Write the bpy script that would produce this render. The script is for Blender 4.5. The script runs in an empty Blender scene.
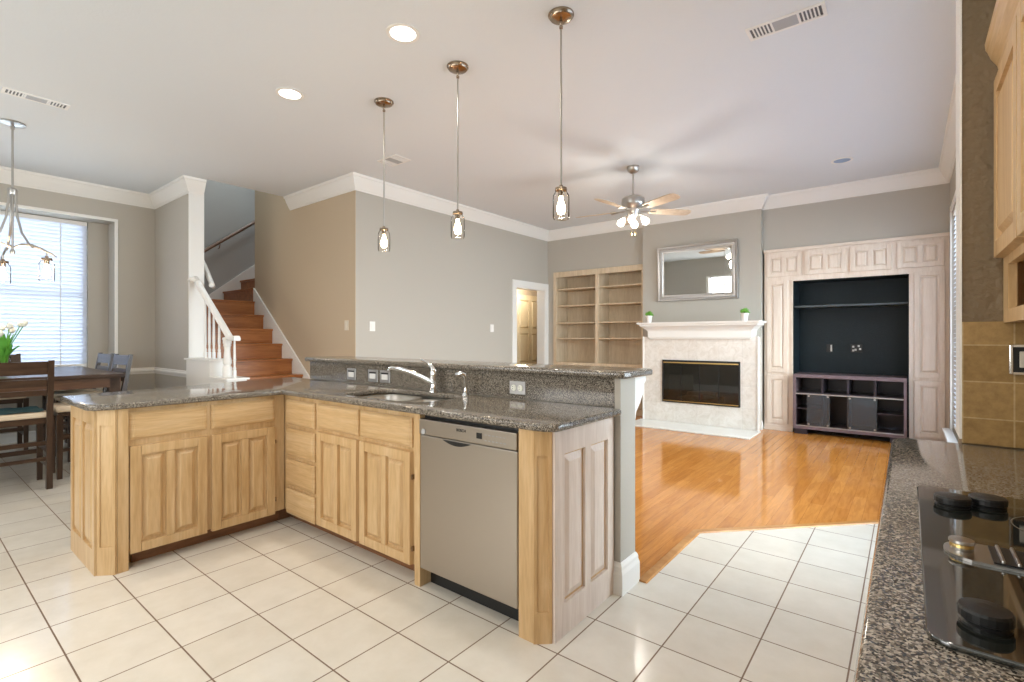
import bpy, bmesh, math, random
from mathutils import Vector, Matrix
random.seed(7)
PI = math.pi
sc = bpy.context.scene
COL = sc.collection

# ------------------------------------------------------------------ camera
cam_d = bpy.data.cameras.new('camera')
cam = bpy.data.objects.new('camera', cam_d); COL.objects.link(cam)
cam.location = (0, 0, 1.27)
cam.rotation_euler = (math.radians(90), 0, 0.67194)
cam_d.sensor_width = 36.0
cam_d.lens = 497.2 / 1024 * 36.0
cam_d.shift_y = -3.4 / 1024
cam_d.clip_start = 0.02
sc.camera = cam

# ------------------------------------------------------------------ world, exposure, daylight
w = bpy.data.worlds.new('World'); sc.world = w; w.use_nodes = True
bgn = w.node_tree.nodes['Background']
bgn.inputs[0].default_value = (0.80, 0.90, 1.0, 1); bgn.inputs[1].default_value = 1.6
sc.view_settings.view_transform = 'Standard'; sc.view_settings.look = 'None'
sc.view_settings.exposure = 0.06; sc.view_settings.gamma = 1.0
sc.view_settings.use_curve_mapping = False

def area(name, loc, rot, sx, sy, power, color, spread=PI):
    l = bpy.data.lights.new(name, 'AREA'); l.shape = 'RECTANGLE'; l.size = sx; l.size_y = sy
    l.energy = power; l.color = color; l.spread = spread
    o = bpy.data.objects.new(name, l); COL.objects.link(o); o.location = loc; o.rotation_euler = rot
    return o
def point(name, loc, power, color, r=0.03):
    l = bpy.data.lights.new(name, 'POINT'); l.energy = power; l.color = color; l.shadow_soft_size = r
    o = bpy.data.objects.new(name, l); COL.objects.link(o); o.location = loc
    return o
def spot(name, loc, power, color, ang=150, r=0.07):
    l = bpy.data.lights.new(name, 'SPOT'); l.energy = power; l.color = color; l.shadow_soft_size = r
    l.spot_size = math.radians(ang); l.spot_blend = 0.6
    o = bpy.data.objects.new(name, l); COL.objects.link(o); o.location = loc
    return o
DAY = (0.81, 0.93, 1.0); WARM = (1.0, 0.80, 0.58); SOFT = (1.0, 0.93, 0.84)
# daylight outside the dining and living windows; the rest are unseen lamps
area('daylight_dining', (-8.95, 0.2, 1.8), (0, -PI/2, 0), 2.2, 3.2, 125, DAY)
area('daylight_living', (0.95, 4.95, 1.5), (0, PI/2, 0), 2.4, 4.5, 520, DAY)
area('added_fill_side', (0.95, -1.75, 1.6), (0, PI/2, 0), 1.2, 1.5, 75, DAY)  # added cool fill for the end panel and half wall
area('added_fill_kitchen', (-3.4, -3.25, 1.7), (-PI/2, 0, PI), 4.0, 1.8, 110, (1.0, 0.96, 0.90))  # added fill lamp from the unseen south side of the kitchen
area('stairwell_light', (-8.2, 3.4, 5.3), (0, 0, 0), 1.2, 1.0, 45, DAY)
CEIL = 3.22

# ------------------------------------------------------------------ materials
def mat(name, color=(.8,.8,.8), rough=.5, metal=0.0, spec=.5, emit=None, estr=0, trans=0, ior=1.45, alpha=1):
    m = bpy.data.materials.new(name); m.use_nodes = True
    b = m.node_tree.nodes['Principled BSDF']
    b.inputs['Base Color'].default_value = (*color, 1); b.inputs['Roughness'].default_value = rough
    b.inputs['Metallic'].default_value = metal; b.inputs['Specular IOR Level'].default_value = spec
    b.inputs['IOR'].default_value = ior; b.inputs['Transmission Weight'].default_value = trans
    b.inputs['Alpha'].default_value = alpha
    if emit: b.inputs['Emission Color'].default_value = (*emit, 1); b.inputs['Emission Strength'].default_value = estr
    return m
def N(m, t, **kw):
    n = m.node_tree.nodes.new(t)
    for k, v in kw.items(): setattr(n, k, v)
    return n
def L(m, a, b): m.node_tree.links.new(a, b)
def bsdf(m): return m.node_tree.nodes['Principled BSDF']
def coords(m, scale=(1,1,1), loc=(0,0,0), rot=(0,0,0), kind='Object'):
    tc = N(m, 'ShaderNodeTexCoord'); mp = N(m, 'ShaderNodeMapping')
    mp.inputs['Scale'].default_value = scale; mp.inputs['Location'].default_value = loc; mp.inputs['Rotation'].default_value = rot
    L(m, tc.outputs[kind], mp.inputs['Vector']); return mp.outputs['Vector']
def ramp(m, fac, stops):
    r = N(m, 'ShaderNodeValToRGB'); e = r.color_ramp.elements
    while len(e) < len(stops): e.new(0.5)
    for i, (p, c) in enumerate(stops): e[i].position = p; e[i].color = (*c, 1)
    L(m, fac, r.inputs['Fac']); return r.outputs['Color']
def bump(m, h, strength=.2, dist=.005):
    b = N(m, 'ShaderNodeBump'); b.inputs['Strength'].default_value = strength; b.inputs['Distance'].default_value = dist
    L(m, h, b.inputs['Height']); L(m, b.outputs['Normal'], bsdf(m).inputs['Normal'])
def noise(m, v, scale=5, detail=3, rough=.5, dist=0):
    n = N(m, 'ShaderNodeTexNoise'); n.inputs['Scale'].default_value = scale; n.inputs['Detail'].default_value = detail
    n.inputs['Roughness'].default_value = rough; n.inputs['Distortion'].default_value = dist
    L(m, v, n.inputs['Vector']); return n.outputs['Fac']
def paint(name, c, rough=.6, bumps=.25, scale=90):
    m = mat(name, c, rough, spec=.3); v = coords(m)
    n = noise(m, v, scale, 2); bump(m, n, bumps, .004 if bumps < .8 else .014); return m
def wood(name, cols, scale, rough=.35, grain=1.0):
    m = mat(name, cols[0], rough, spec=.45); v = coords(m, scale)
    n1 = noise(m, v, 1.0, 4, .6, .6)
    c = ramp(m, n1, [(0.30, cols[0]), (0.5, cols[1]), (0.72, cols[2])])
    v2 = coords(m, tuple(s*6 for s in scale)); n2 = noise(m, v2, 1.0, 2)
    mx = N(m, 'ShaderNodeMixRGB', blend_type='MULTIPLY'); mx.inputs['Fac'].default_value = .35*grain
    L(m, c, mx.inputs[1]); L(m, ramp(m, n2, [(.35, (.72,.66,.58)), (.6, (1,1,1))]), mx.inputs[2])
    L(m, mx.outputs[0], bsdf(m).inputs['Base Color']); bump(m, n2, .06, .002)
    return m

M = {}
M['wall'] = paint('wall_paint_greige', (.462,.428,.372))
M['wall_tan'] = paint('wall_surface_tan', (.52,.42,.30))  # base colour warmer than the greige walls
M['wall_brown'] = paint('wall_surface_brown', (.20,.145,.085), .6, 1.0, 45)  # base colour darker and browner than the greige walls
M['wall_stair'] = paint('wall_paint_stair', (.42,.41,.39))
M['ceiling'] = paint('ceiling_paint', (.735,.765,.785), .8, .3, 70)
M['white'] = mat('white_trim_paint', (.80,.78,.74), .35)
M['white_plain'] = mat('white_plastic', (.82,.80,.76), .4)
MAP = [(.53,.335,.150), (.62,.415,.210), (.69,.495,.28)]
M['maple_v'] = wood('maple_upright_grain', MAP, (16,16,1.6))
M['maple_h'] = wood('maple_level_grain', MAP, (1.8,1.8,26))
M['panel_daylit'] = wood('maple_daylight_sheen', [(.66,.55,.47), (.72,.61,.53), (.78,.68,.60)], (18,18,1.6), .3, .6)  # maple paled: daylight sheen of the end panel put into its colour
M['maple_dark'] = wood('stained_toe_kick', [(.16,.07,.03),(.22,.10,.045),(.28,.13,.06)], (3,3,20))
PICK = [(.70,.58,.48), (.75,.64,.54), (.79,.69,.60)]
M['pickled'] = wood('pickled_oak_upright', PICK, (26,26,2.0), .4, .45)
M['pickled_h'] = wood('pickled_oak_level', PICK, (2.2,2.2,26), .4, .8)
M['shelf_wood'] = wood('shelf_oak', [(.58,.45,.30),(.66,.53,.37),(.73,.60,.44)], (16,16,1.6), .45, .8)
M['stair_wood'] = wood('stair_oak', [(.26,.085,.022),(.36,.13,.035),(.46,.18,.055)], (12,1.5,16), .3)
M['espresso'] = wood('espresso_wood', [(.030,.016,.010),(.055,.030,.018),(.085,.048,.028)], (3,3,24), .28)
M['espresso_v'] = wood('espresso_wood_upright', [(.030,.016,.010),(.050,.028,.017),(.075,.042,.026)], (20,20,2), .3)
M['console'] = mat('console_dark_laminate', (.030,.022,.030), .3)
M['console_trim'] = mat('console_front_edge', (.16,.11,.12), .35)
M['black_wall'] = paint('niche_black_paint', (.012,.020,.024), .45, .6, 80)
M['nickel'] = mat('brushed_nickel', (.50,.48,.45), .28, 1)
M['bronze'] = mat('antique_nickel', (.36,.29,.22), .25, 1)
M['chrome'] = mat('chrome', (.80,.80,.80), .08, 1)
M['brass'] = mat('brass', (.62,.45,.18), .3, 1)
M['silver'] = mat('silver_leaf', (.46,.45,.44), .38, .85)
M['silver_dark'] = mat('silver_antique', (.36,.34,.32), .45, .7)
M['mirror'] = mat('mirror_glass', (.85,.87,.87), .02, 1)
M['black'] = mat('black_plastic', (.012,.012,.012), .35)
M['black_glass'] = mat('black_ceramic_glass', (.012,.014,.012), .04, spec=.8, ior=1.9)
M['ring'] = mat('burner_ring_print', (.20,.17,.13), .2)
M['firebox'] = mat('soot_black', (.02,.018,.016), .8)
M['log'] = wood('ceramic_log', [(.16,.10,.06),(.30,.20,.12),(.42,.32,.22)], (9,9,9), .9)
M['terra'] = mat('reddish_ember', (.42,.13,.06), .8)
M['cushion'] = mat('tan_upholstery', (.62,.50,.36), .8)
M['teal'] = mat('teal_cloth', (.045,.12,.14), .75)
M['leaf'] = mat('leaf_green', (.10,.33,.04), .5)
M['leaf2'] = mat('leaf_bright', (.17,.42,.06), .5)
M['petal'] = mat('white_petal', (.80,.80,.70), .6)
M['rocker'] = mat('beige_rocker', (.66,.60,.50), .4)
M['glass_dark'] = mat('smoked_cabinet_glass', (.32,.36,.42), .03, trans=.9, ior=1.5)
M['bulb'] = mat('lamp_bulb', (1,.9,.75), .3, emit=(1,.70,.40), estr=40)
M['frost'] = mat('frosted_lit_shade', (1,.97,.9), .4, emit=(1,.92,.80), estr=4)
M['can_lens'] = mat('downlight_lens', (1,1,1), .4, emit=(1,.95,.88), estr=9)
M['vent_dark'] = mat('vent_shadow_grey', (.16,.16,.16), .7)
M['vent_mesh'] = mat('vent_mesh_grey', (.42,.42,.42), .6)
M['speaker'] = mat('blue_grey_grille', (.30,.40,.55), .6)
M['water'] = mat('clear_vase_glass', (.9,.95,.95), .02, trans=1, ior=1.4)

# clear glass (thin)
def thin_glass(name, tint=(.97,.97,.97), refl=.10, glossmix=True):
    m = bpy.data.materials.new(name); m.use_nodes = True; nt = m.node_tree; nt.nodes.clear()
    o = nt.nodes.new('ShaderNodeOutputMaterial'); t = nt.nodes.new('ShaderNodeBsdfTransparent'); g = nt.nodes.new('ShaderNodeBsdfGlossy')
    mx = nt.nodes.new('ShaderNodeMixShader'); lw = nt.nodes.new('ShaderNodeLayerWeight'); lw.inputs['Blend'].default_value = refl
    t.inputs[0].default_value = (*tint,1); g.inputs['Roughness'].default_value = .03
    nt.links.new(lw.outputs['Fresnel'], mx.inputs[0]); nt.links.new(t.outputs[0], mx.inputs[1]); nt.links.new(g.outputs[0], mx.inputs[2]); nt.links.new(mx.outputs[0], o.inputs[0])
    return m
M['glass'] = thin_glass('clear_glass', (.96,.97,.97), .25)
M['jar'] = thin_glass('jar_glass', (.985,.97,.95), .10)
M['fire_glass'] = thin_glass('fireplace_glass', (.55,.58,.55), .45)
# translucent blinds
def blinds_mat():
    m = bpy.data.materials.new('white_blind_slat'); m.use_nodes = True; nt = m.node_tree
    b = nt.nodes['Principled BSDF']; b.inputs['Base Color'].default_value = (.85,.87,.92,1); b.inputs['Roughness'].default_value = .5
    o = nt.nodes['Material Output']; t = nt.nodes.new('ShaderNodeBsdfTranslucent'); t.inputs[0].default_value = (.80,.86,.98,1)
    mx = nt.nodes.new('ShaderNodeMixShader'); mx.inputs[0].default_value = .36
    nt.links.new(b.outputs[0], mx.inputs[1]); nt.links.new(t.outputs[0], mx.inputs[2]); nt.links.new(mx.outputs[0], o.inputs[0]); return m
M['blind'] = blinds_mat()

# granite
def granite():
    m = mat('speckled_granite', (.3,.27,.24), .09, spec=.6); v = coords(m)
    vo = N(m, 'ShaderNodeTexVoronoi'); vo.inputs['Scale'].default_value = 330; L(m, v, vo.inputs['Vector'])
    sp = N(m, 'ShaderNodeSeparateColor'); L(m, vo.outputs['Color'], sp.inputs[0])
    c1 = ramp(m, sp.outputs[0], [(0.0,(.018,.016,.013)),(.24,(.05,.043,.035)),(.44,(.15,.127,.10)),(.68,(.27,.235,.19)),(.90,(.44,.39,.32))])
    n = noise(m, v, 170, 3); c2 = ramp(m, n, [(.36,(.35,.33,.32)),(.62,(1.1,1.08,1.05))])
    mx = N(m, 'ShaderNodeMixRGB', blend_type='MULTIPLY'); mx.inputs['Fac'].default_value = .45
    L(m, c1, mx.inputs[1]); L(m, c2, mx.inputs[2]); L(m, mx.outputs[0], bsdf(m).inputs['Base Color']); return m
M['granite'] = granite()

def bricks(m, v, c1, c2, mortar, w_, h_, ms, off=0.0, bias=0):
    b = N(m, 'ShaderNodeTexBrick'); b.offset = off; b.offset_frequency = 2; b.squash = 1
    b.inputs['Scale'].default_value = 1; b.inputs['Color1'].default_value = (*c1,1); b.inputs['Color2'].default_value = (*c2,1)
    b.inputs['Mortar'].default_value = (*mortar,1); b.inputs['Mortar Size'].default_value = ms; b.inputs['Mortar Smooth'].default_value = .1
    b.inputs['Brick Width'].default_value = w_; b.inputs['Row Height'].default_value = h_; b.inputs['Bias'].default_value = bias
    L(m, v, b.inputs['Vector']); return b
def tile_floor():
    m = mat('cream_ceramic_tile', (.8,.76,.68), .16, spec=.5)
    v = coords(m, loc=(3.2553, -1.6769+.308, 0))
    b = bricks(m, v, (.74,.69,.60), (.78,.735,.65), (.20,.13,.085), .308, .308, .0032)
    n = noise(m, coords(m), 7, 5, .65)
    mx = N(m, 'ShaderNodeMixRGB', blend_type='MULTIPLY'); mx.inputs['Fac'].default_value = .5
    L(m, b.outputs['Color'], mx.inputs[1]); L(m, ramp(m, n, [(.3,(.84,.82,.78)),(.7,(1,1,1))]), mx.inputs[2])
    L(m, mx.outputs[0], bsdf(m).inputs['Base Color'])
    inv = N(m, 'ShaderNodeMath', operation='SUBTRACT'); inv.inputs[0].default_value = 1; L(m, b.outputs['Fac'], inv.inputs[1])
    ad = N(m, 'ShaderNodeMath', operation='ADD'); L(m, inv.outputs[0], ad.inputs[0])
    sc_ = N(m, 'ShaderNodeMath', operation='MULTIPLY'); sc_.inputs[1].default_value = .25; L(m, n, sc_.inputs[0]); L(m, sc_.outputs[0], ad.inputs[1])
    bump(m, ad.outputs[0], .25, .002)
    rr = N(m, 'ShaderNodeMath', operation='MULTIPLY_ADD'); rr.inputs[1].default_value = .5; rr.inputs[2].default_value = .16
    L(m, b.outputs['Fac'], rr.inputs[0]); L(m, rr.outputs[0], bsdf(m).inputs['Roughness'])
    return m
M['tile'] = tile_floor()
def wood_floor():
    m = mat('honey_oak_planks', (.6,.3,.1), .10, spec=.5)
    v = coords(m, rot=(0,0,PI/2))
    b = bricks(m, v, (.49,.190,.038), (.60,.255,.062), (.32,.12,.028), 1.1, .083, .0009, .37)
    n = noise(m, coords(m, (22,2.2,1)), 1.5, 4, .6, 1.0)
    mx = N(m, 'ShaderNodeMixRGB', blend_type='MULTIPLY'); mx.inputs['Fac'].default_value = .6
    L(m, b.outputs['Color'], mx.inputs[1]); L(m, ramp(m, n, [(.3,(.70,.60,.50)),(.62,(1.12,1.1,1.08))]), mx.inputs[2])
    L(m, mx.outputs[0], bsdf(m).inputs['Base Color'])
    n2 = noise(m, coords(m), 3, 2); bump(m, n2, .05, .01)
    return m
M['planks'] = wood_floor()
def backsplash():
    m = mat('tan_stone_tile', (.4,.3,.15), .35)
    tc = N(m, 'ShaderNodeTexCoord'); sx = N(m, 'ShaderNodeSeparateXYZ'); cx = N(m, 'ShaderNodeCombineXYZ')
    L(m, tc.outputs['Object'], sx.inputs[0])
    def add(o, val):
        a = N(m, 'ShaderNodeMath', operation='ADD'); a.inputs[1].default_value = val; L(m, o, a.inputs[0]); return a.outputs[0]
    s = N(m, 'ShaderNodeMath', operation='ADD'); L(m, sx.outputs[0], s.inputs[0]); L(m, sx.outputs[1], s.inputs[1])
    L(m, add(s.outputs[0], -.269-2.236+.123*30), cx.inputs[0]); L(m, add(sx.outputs[2], -1.125+.1205*12), cx.inputs[1])
    b = bricks(m, cx.outputs[0], (.33,.205,.075), (.39,.25,.10), (.50,.37,.20), .123, .1205, .0022)
    n = noise(m, coords(m), 30, 5, .7)
    mx = N(m, 'ShaderNodeMixRGB', blend_type='MULTIPLY'); mx.inputs['Fac'].default_value = .8
    L(m, b.outputs['Color'], mx.inputs[1]); L(m, ramp(m, n, [(.3,(.70,.64,.55)),(.65,(1.15,1.12,1.05))]), mx.inputs[2])
    L(m, mx.outputs[0], bsdf(m).inputs['Base Color'])
    inv = N(m, 'ShaderNodeMath', operation='SUBTRACT'); inv.inputs[0].default_value = 1; L(m, b.outputs['Fac'], inv.inputs[1]); bump(m, inv.outputs[0], .4, .003)
    return m
M['backsplash'] = backsplash()
def marble(name, base, vein, tile=.305):
    m = mat(name, base, .2)
    tc = N(m, 'ShaderNodeTexCoord'); sx = N(m, 'ShaderNodeSeparateXYZ'); cx = N(m, 'ShaderNodeCombineXYZ')
    L(m, tc.outputs['Object'], sx.inputs[0])
    s = N(m, 'ShaderNodeMath', operation='ADD'); L(m, sx.outputs[0], s.inputs[0]); L(m, sx.outputs[1], s.inputs[1])
    L(m, s.outputs[0], cx.inputs[0]); L(m, sx.outputs[2], cx.inputs[1])
    b = bricks(m, cx.outputs[0], base, tuple(c*.96 for c in base), tuple(c*.78 for c in base), tile, tile, .0015)
    n = noise(m, coords(m), 9, 6, .7, 1.5)
    mx = N(m, 'ShaderNodeMixRGB', blend_type='MULTIPLY'); mx.inputs['Fac'].default_value = .8
    L(m, b.outputs['Color'], mx.inputs[1]); L(m, ramp(m, n, [(.32, vein), (.6,(1,1,1))]), mx.inputs[2])
    L(m, mx.outputs[0], bsdf(m).inputs['Base Color']); return m
M['marble'] = marble('fireplace_marble_tile', (.78,.73,.67), (.80,.76,.71))
M['marble_w'] = marble('hearth_marble', (.86,.84,.79), (.93,.92,.90), 10)
def steel():
    m = mat('brushed_stainless', (.43,.385,.33), .30, 1)
    n = noise(m, coords(m, (3,3,260)), 1, 3)
    r = N(m, 'ShaderNodeMath', operation='MULTIPLY_ADD'); r.inputs[1].default_value = .12; r.inputs[2].default_value = .26
    L(m, n, r.inputs[0]); L(m, r.outputs[0], bsdf(m).inputs['Roughness']); return m
M['steel'] = steel()
M['steel_dark'] = mat('sink_steel', (.66,.62,.56), .32, 1)

# ------------------------------------------------------------------ mesh helpers
class MB:
    def __init__(s): s.bm = bmesh.new()
    def box(s, x0, x1, y0, y1, z0, z1, bevel=0):
        m_ = Matrix.Translation(((x0+x1)/2, (y0+y1)/2, (z0+z1)/2)) @ Matrix.Diagonal((abs(x1-x0), abs(y1-y0), abs(z1-z0), 1))
        r = bmesh.ops.create_cube(s.bm, size=1, matrix=m_)
        if bevel:
            es = list({e for v in r['verts'] for e in v.link_edges})
            bmesh.ops.bevel(s.bm, geom=es, offset=bevel, segments=2, affect='EDGES', profile=.5)
        return s
    def quadbox(s, pts):      # 8 points: bottom 4, top 4 (or near 4, far 4)
        v = [s.bm.verts.new(p) for p in pts]
        for f in ((3,2,1,0),(4,5,6,7),(0,1,5,4),(1,2,6,5),(2,3,7,6),(3,0,4,7)): s.bm.faces.new([v[i] for i in f])
        return s
    def prism(s, poly, z0, z1):
        n = len(poly); a = [s.bm.verts.new((x,y,z0)) for x,y in poly]; b = [s.bm.verts.new((x,y,z1)) for x,y in poly]
        s.bm.faces.new(a[::-1]); s.bm.faces.new(b)
        for i in range(n): s.bm.faces.new((a[i], a[(i+1)%n], b[(i+1)%n], b[i]))
        return s
    def ext(s, pts, vec):     # planar polygon extruded by a vector
        n = len(pts); vec = Vector(vec); a = [s.bm.verts.new(p) for p in pts]; b = [s.bm.verts.new(Vector(p)+vec) for p in pts]
        s.bm.faces.new(a[::-1]); s.bm.faces.new(b)
        for i in range(n): s.bm.faces.new((a[i], a[(i+1)%n], b[(i+1)%n], b[i]))
        return s
    def cyl(s, p0, p1, r0, r1=None, seg=16):
        p0 = Vector(p0); p1 = Vector(p1); d = p1-p0; r1 = r0 if r1 is None else r1
        m_ = Matrix.Translation((p0+p1)/2) @ d.to_track_quat('Z','Y').to_matrix().to_4x4()
        bmesh.ops.create_cone(s.bm, cap_ends=True, segments=seg, radius1=r0, radius2=r1, depth=d.length, matrix=m_); return s
    def sph(s, c, r, sx=1, sy=1, sz=1, seg=12):
        bmesh.ops.create_uvsphere(s.bm, u_segments=seg, v_segments=max(6, seg*2//3), radius=r, matrix=Matrix.Translation(c) @ Matrix.Diagonal((sx,sy,sz,1))); return s
    def lathe(s, prof, c=(0,0,0), seg=24, mtx=None):
        rings = []
        for r, z in prof:
            ring = []
            for i in range(seg):
                a = 2*PI*i/seg; p = Vector((r*math.cos(a), r*math.sin(a), z))
                if mtx is not None: p = mtx @ p
                ring.append(s.bm.verts.new(p + Vector(c)))
            rings.append(ring)
        for a, b in zip(rings, rings[1:]):
            for i in range(seg): s.bm.faces.new((a[i], a[(i+1)%seg], b[(i+1)%seg], b[i]))
        if prof[0][0] > 1e-5: s.bm.faces.new(rings[0][::-1])
        if prof[-1][0] > 1e-5: s.bm.faces.new(rings[-1])
        return s
    def tube(s, pts, r, seg=10, rs=None):
        pts = [Vector(p) for p in pts]; rings = []; up = None
        for i, p in enumerate(pts):
            t = (pts[min(i+1, len(pts)-1)] - pts[max(i-1, 0)]).normalized()
            if up is None: up = Vector((0,0,1)) if abs(t.z) < .9 else Vector((1,0,0))
            sd = t.cross(up).normalized(); up = sd.cross(t).normalized()
            rr = rs[i] if rs else r
            rings.append([s.bm.verts.new(p + sd*rr*math.cos(2*PI*k/seg) + up*rr*math.sin(2*PI*k/seg)) for k in range(seg)])
        for a, b in zip(rings, rings[1:]):
            for i in range(seg): s.bm.faces.new((a[i], a[(i+1)%seg], b[(i+1)%seg], b[i]))
        s.bm.faces.new(rings[0][::-1]); s.bm.faces.new(rings[-1]); return s
    def sweep(s, path, prof):   # path 2D, profile [(offset to the right, z)] closed loop, mitred
        P = [Vector(p) for p in path]; rows = []
        for i, p in enumerate(P):
            ds = []
            if i > 0: ds.append((p-P[i-1]).normalized())
            if i < len(P)-1: ds.append((P[i+1]-p).normalized())
            ns = [Vector((d.y, -d.x)) for d in ds]
            if len(ns) == 2:
                n = (ns[0]+ns[1]); n = n / n.dot(ns[0]) if abs(n.dot(ns[0])) > 1e-4 else ns[0]
            else: n = ns[0]
            rows.append([s.bm.verts.new((p.x+n.x*o, p.y+n.y*o, z)) for o, z in prof])
        k = len(prof)
        for a, b in zip(rows, rows[1:]):
            for i in range(k): s.bm.faces.new((a[i], a[(i+1)%k], b[(i+1)%k], b[i]))
        s.bm.faces.new(rows[0]); s.bm.faces.new(rows[-1][::-1]); return s
    def build(s, name, m, parent=None, smooth=False, keep=False, origin=None):
        bmesh.ops.recalc_face_normals(s.bm, faces=s.bm.faces[:])
        off = Vector((0,0,0))
        if parent is not None and not keep:
            q = parent
            while q is not None: off += q.location; q = q.parent
        elif parent is None:
            if origin is None:
                lo = Vector([min(v.co[i] for v in s.bm.verts) for i in range(3)]); hi = Vector([max(v.co[i] for v in s.bm.verts) for i in range(3)])
                origin = ((lo.x+hi.x)/2, (lo.y+hi.y)/2, lo.z)
            off = Vector(origin)
        if parent is not None or origin != (0,0,0):
            bmesh.ops.translate(s.bm, verts=s.bm.verts[:], vec=-off)
        me = bpy.data.meshes.new(name); s.bm.to_mesh(me); s.bm.free()
        o = bpy.data.objects.new(name, me); COL.objects.link(o); me.materials.append(m)
        if smooth:
            for p in me.polygons: p.use_smooth = True
            try: me.set_sharp_from_angle(angle=math.radians(40))
            except Exception: pass
        if parent is not None: o.parent = parent
        else: o.location = off if origin != (0,0,0) else (0,0,0)
        return o
def tag(o, label=None, cat=None, group=None, kind=None):
    if label: o['label'] = label
    if cat: o['category'] = cat
    if group: o['group'] = group
    if kind: o['kind'] = kind
    return o
def thing(name, loc, label, cat, group=None, rz=0):
    o = bpy.data.objects.new(name, None); COL.objects.link(o); o.location = loc; o.rotation_euler = (0,0,rz)
    o.empty_display_size = .1
    return tag(o, label, cat, group)
def struct(name, mb, m, origin=(0,0,0)):
    o = mb.build(name, m, None, origin=origin); o['kind'] = 'structure'; return o
def dup(root, loc, rz=None, label=None):
    r = root.copy(); COL.objects.link(r); r.location = loc
    if rz is not None: r.rotation_euler = (0,0,rz)
    if label: r['label'] = label
    def rec(src, dst):
        for ch in list(src.children):
            c = ch.copy(); COL.objects.link(c); c.parent = dst; rec(ch, c)
    rec(root, r); return r
def curve_slab(outline, holes, z0, z1, bev):
    cu = bpy.data.curves.new('tmp', 'CURVE'); cu.dimensions = '2D'; cu.fill_mode = 'BOTH'
    for pts in [outline]+holes:
        sp = cu.splines.new('POLY'); sp.points.add(len(pts)-1); sp.use_cyclic_u = True
        for i, (x, y) in enumerate(pts): sp.points[i].co = (x, y, 0, 1)
    cu.extrude = (z1-z0)/2 - bev; cu.bevel_depth = bev; cu.bevel_resolution = 3; cu.offset = -bev
    o = bpy.data.objects.new('tmp', cu); COL.objects.link(o); o.location = (0,0,(z0+z1)/2)
    dg = bpy.context.evaluated_depsgraph_get(); me = bpy.data.meshes.new_from_object(o.evaluated_get(dg))
    b = MB(); b.bm.from_mesh(me); bmesh.ops.translate(b.bm, verts=b.bm.verts[:], vec=(0,0,(z0+z1)/2))
    bpy.data.objects.remove(o); bpy.data.curves.remove(cu); bpy.data.meshes.remove(me)
    bmesh.ops.remove_doubles(b.bm, verts=b.bm.verts[:], dist=1e-5)
    return b
def rrect(x0, x1, y0, y1, r, n=5, only=None):
    pts = []
    for i, (cx, cy, a0) in enumerate(((x1-r,y1-r,0),(x0+r,y1-r,PI/2),(x0+r,y0+r,PI),(x1-r,y0+r,3*PI/2))):
        for k in range(n+1):
            a = a0 + k*PI/2/n; pts.append((cx+r*math.cos(a), cy+r*math.sin(a)))
    return pts

# panels laid in a vertical plane: origin o, horizontal unit u, outward unit n
def pl(o, u, n, a, z, d): return (o[0]+u[0]*a+n[0]*d, o[1]+u[1]*a+n[1]*d, z)
def slab(mb, o, u, n, a0, a1, z0, z1, d0, d1, inset=0):
    q = [pl(o,u,n,a0,z0,d0), pl(o,u,n,a1,z0,d0), pl(o,u,n,a1,z1,d0), pl(o,u,n,a0,z1,d0)]
    i = inset
    q += [pl(o,u,n,a0+i,z0+i,d1), pl(o,u,n,a1-i,z0+i,d1), pl(o,u,n,a1-i,z1-i,d1), pl(o,u,n,a0+i,z1-i,d1)]
    mb.quadbox(q)
def raised_door(o, u, n, a0, a1, z0, z1, cols=2, rows=1, t=.024, st=.055, mid=.045, rowsplit=None):
    mb = MB(); slab(mb, o,u,n, a0+.001,a1-.001,z0+.001,z1-.001, 0, t*.25)
    slab(mb,o,u,n,a0,a0+st,z0,z1,0,t,.003); slab(mb,o,u,n,a1-st,a1,z0,z1,0,t,.003)
    slab(mb,o,u,n,a0+st-.004,a1-st+.004,z0,z0+st,0,t-.0005,.003); slab(mb,o,u,n,a0+st-.004,a1-st+.004,z1-st,z1,0,t-.0005,.003)
    cw = (a1-a0-2*st-(cols-1)*mid)/cols; rh = (z1-z0-2*st-(rows-1)*mid)/rows
    for c in range(cols):
        p0 = a0+st+c*(cw+mid)
        if c: slab(mb,o,u,n,p0-mid,p0,z0+st-.004,z1-st+.004,0,t-.0005,.003)
        for r in range(rows):
            q0 = z0+st+r*(rh+mid)
            if r: slab(mb,o,u,n,p0,p0+cw,q0-mid,q0,0,t-.0005,.003)
            g = .008; slab(mb,o,u,n,p0+g,p0+cw-g,q0+g,q0+rh-g,t*.2,t*.95,min(.022,cw*.22,rh*.3))
    return mb
def drawer_front(o, u, n, a0, a1, z0, z1, t=.02):
    mb = MB(); slab(mb,o,u,n,a0,a1,z0,z1,0,t*.5); slab(mb,o,u,n,a0+.002,a1-.002,z0+.002,z1-.002,t*.5,t,.012)
    slab(mb,o,u,n,a0+.020,a1-.020,z0+.020,z1-.020,t,t+.002,.003); return mb
def hinge(o, u, n, a, z):
    mb = MB(); slab(mb,o,u,n,a-.004,a+.004,z-.012,z+.012,.0,.016); return mb

# ------------------------------------------------------------------ ROOM
WT = .15
struct('floor', MB().prism([(-9.4,-2.8),(.8,-2.8),(.8,2.44),(-.13,4.32),(-1.105,3.30),(-1.105,2.40),(-5.2,2.40),(-5.2,3.6),(-9.4,3.6)][::1], -.08, 0) if False else
       MB().box(-9.6,.9,-2.9,9.3,-.10,0), M['tile'])
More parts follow.
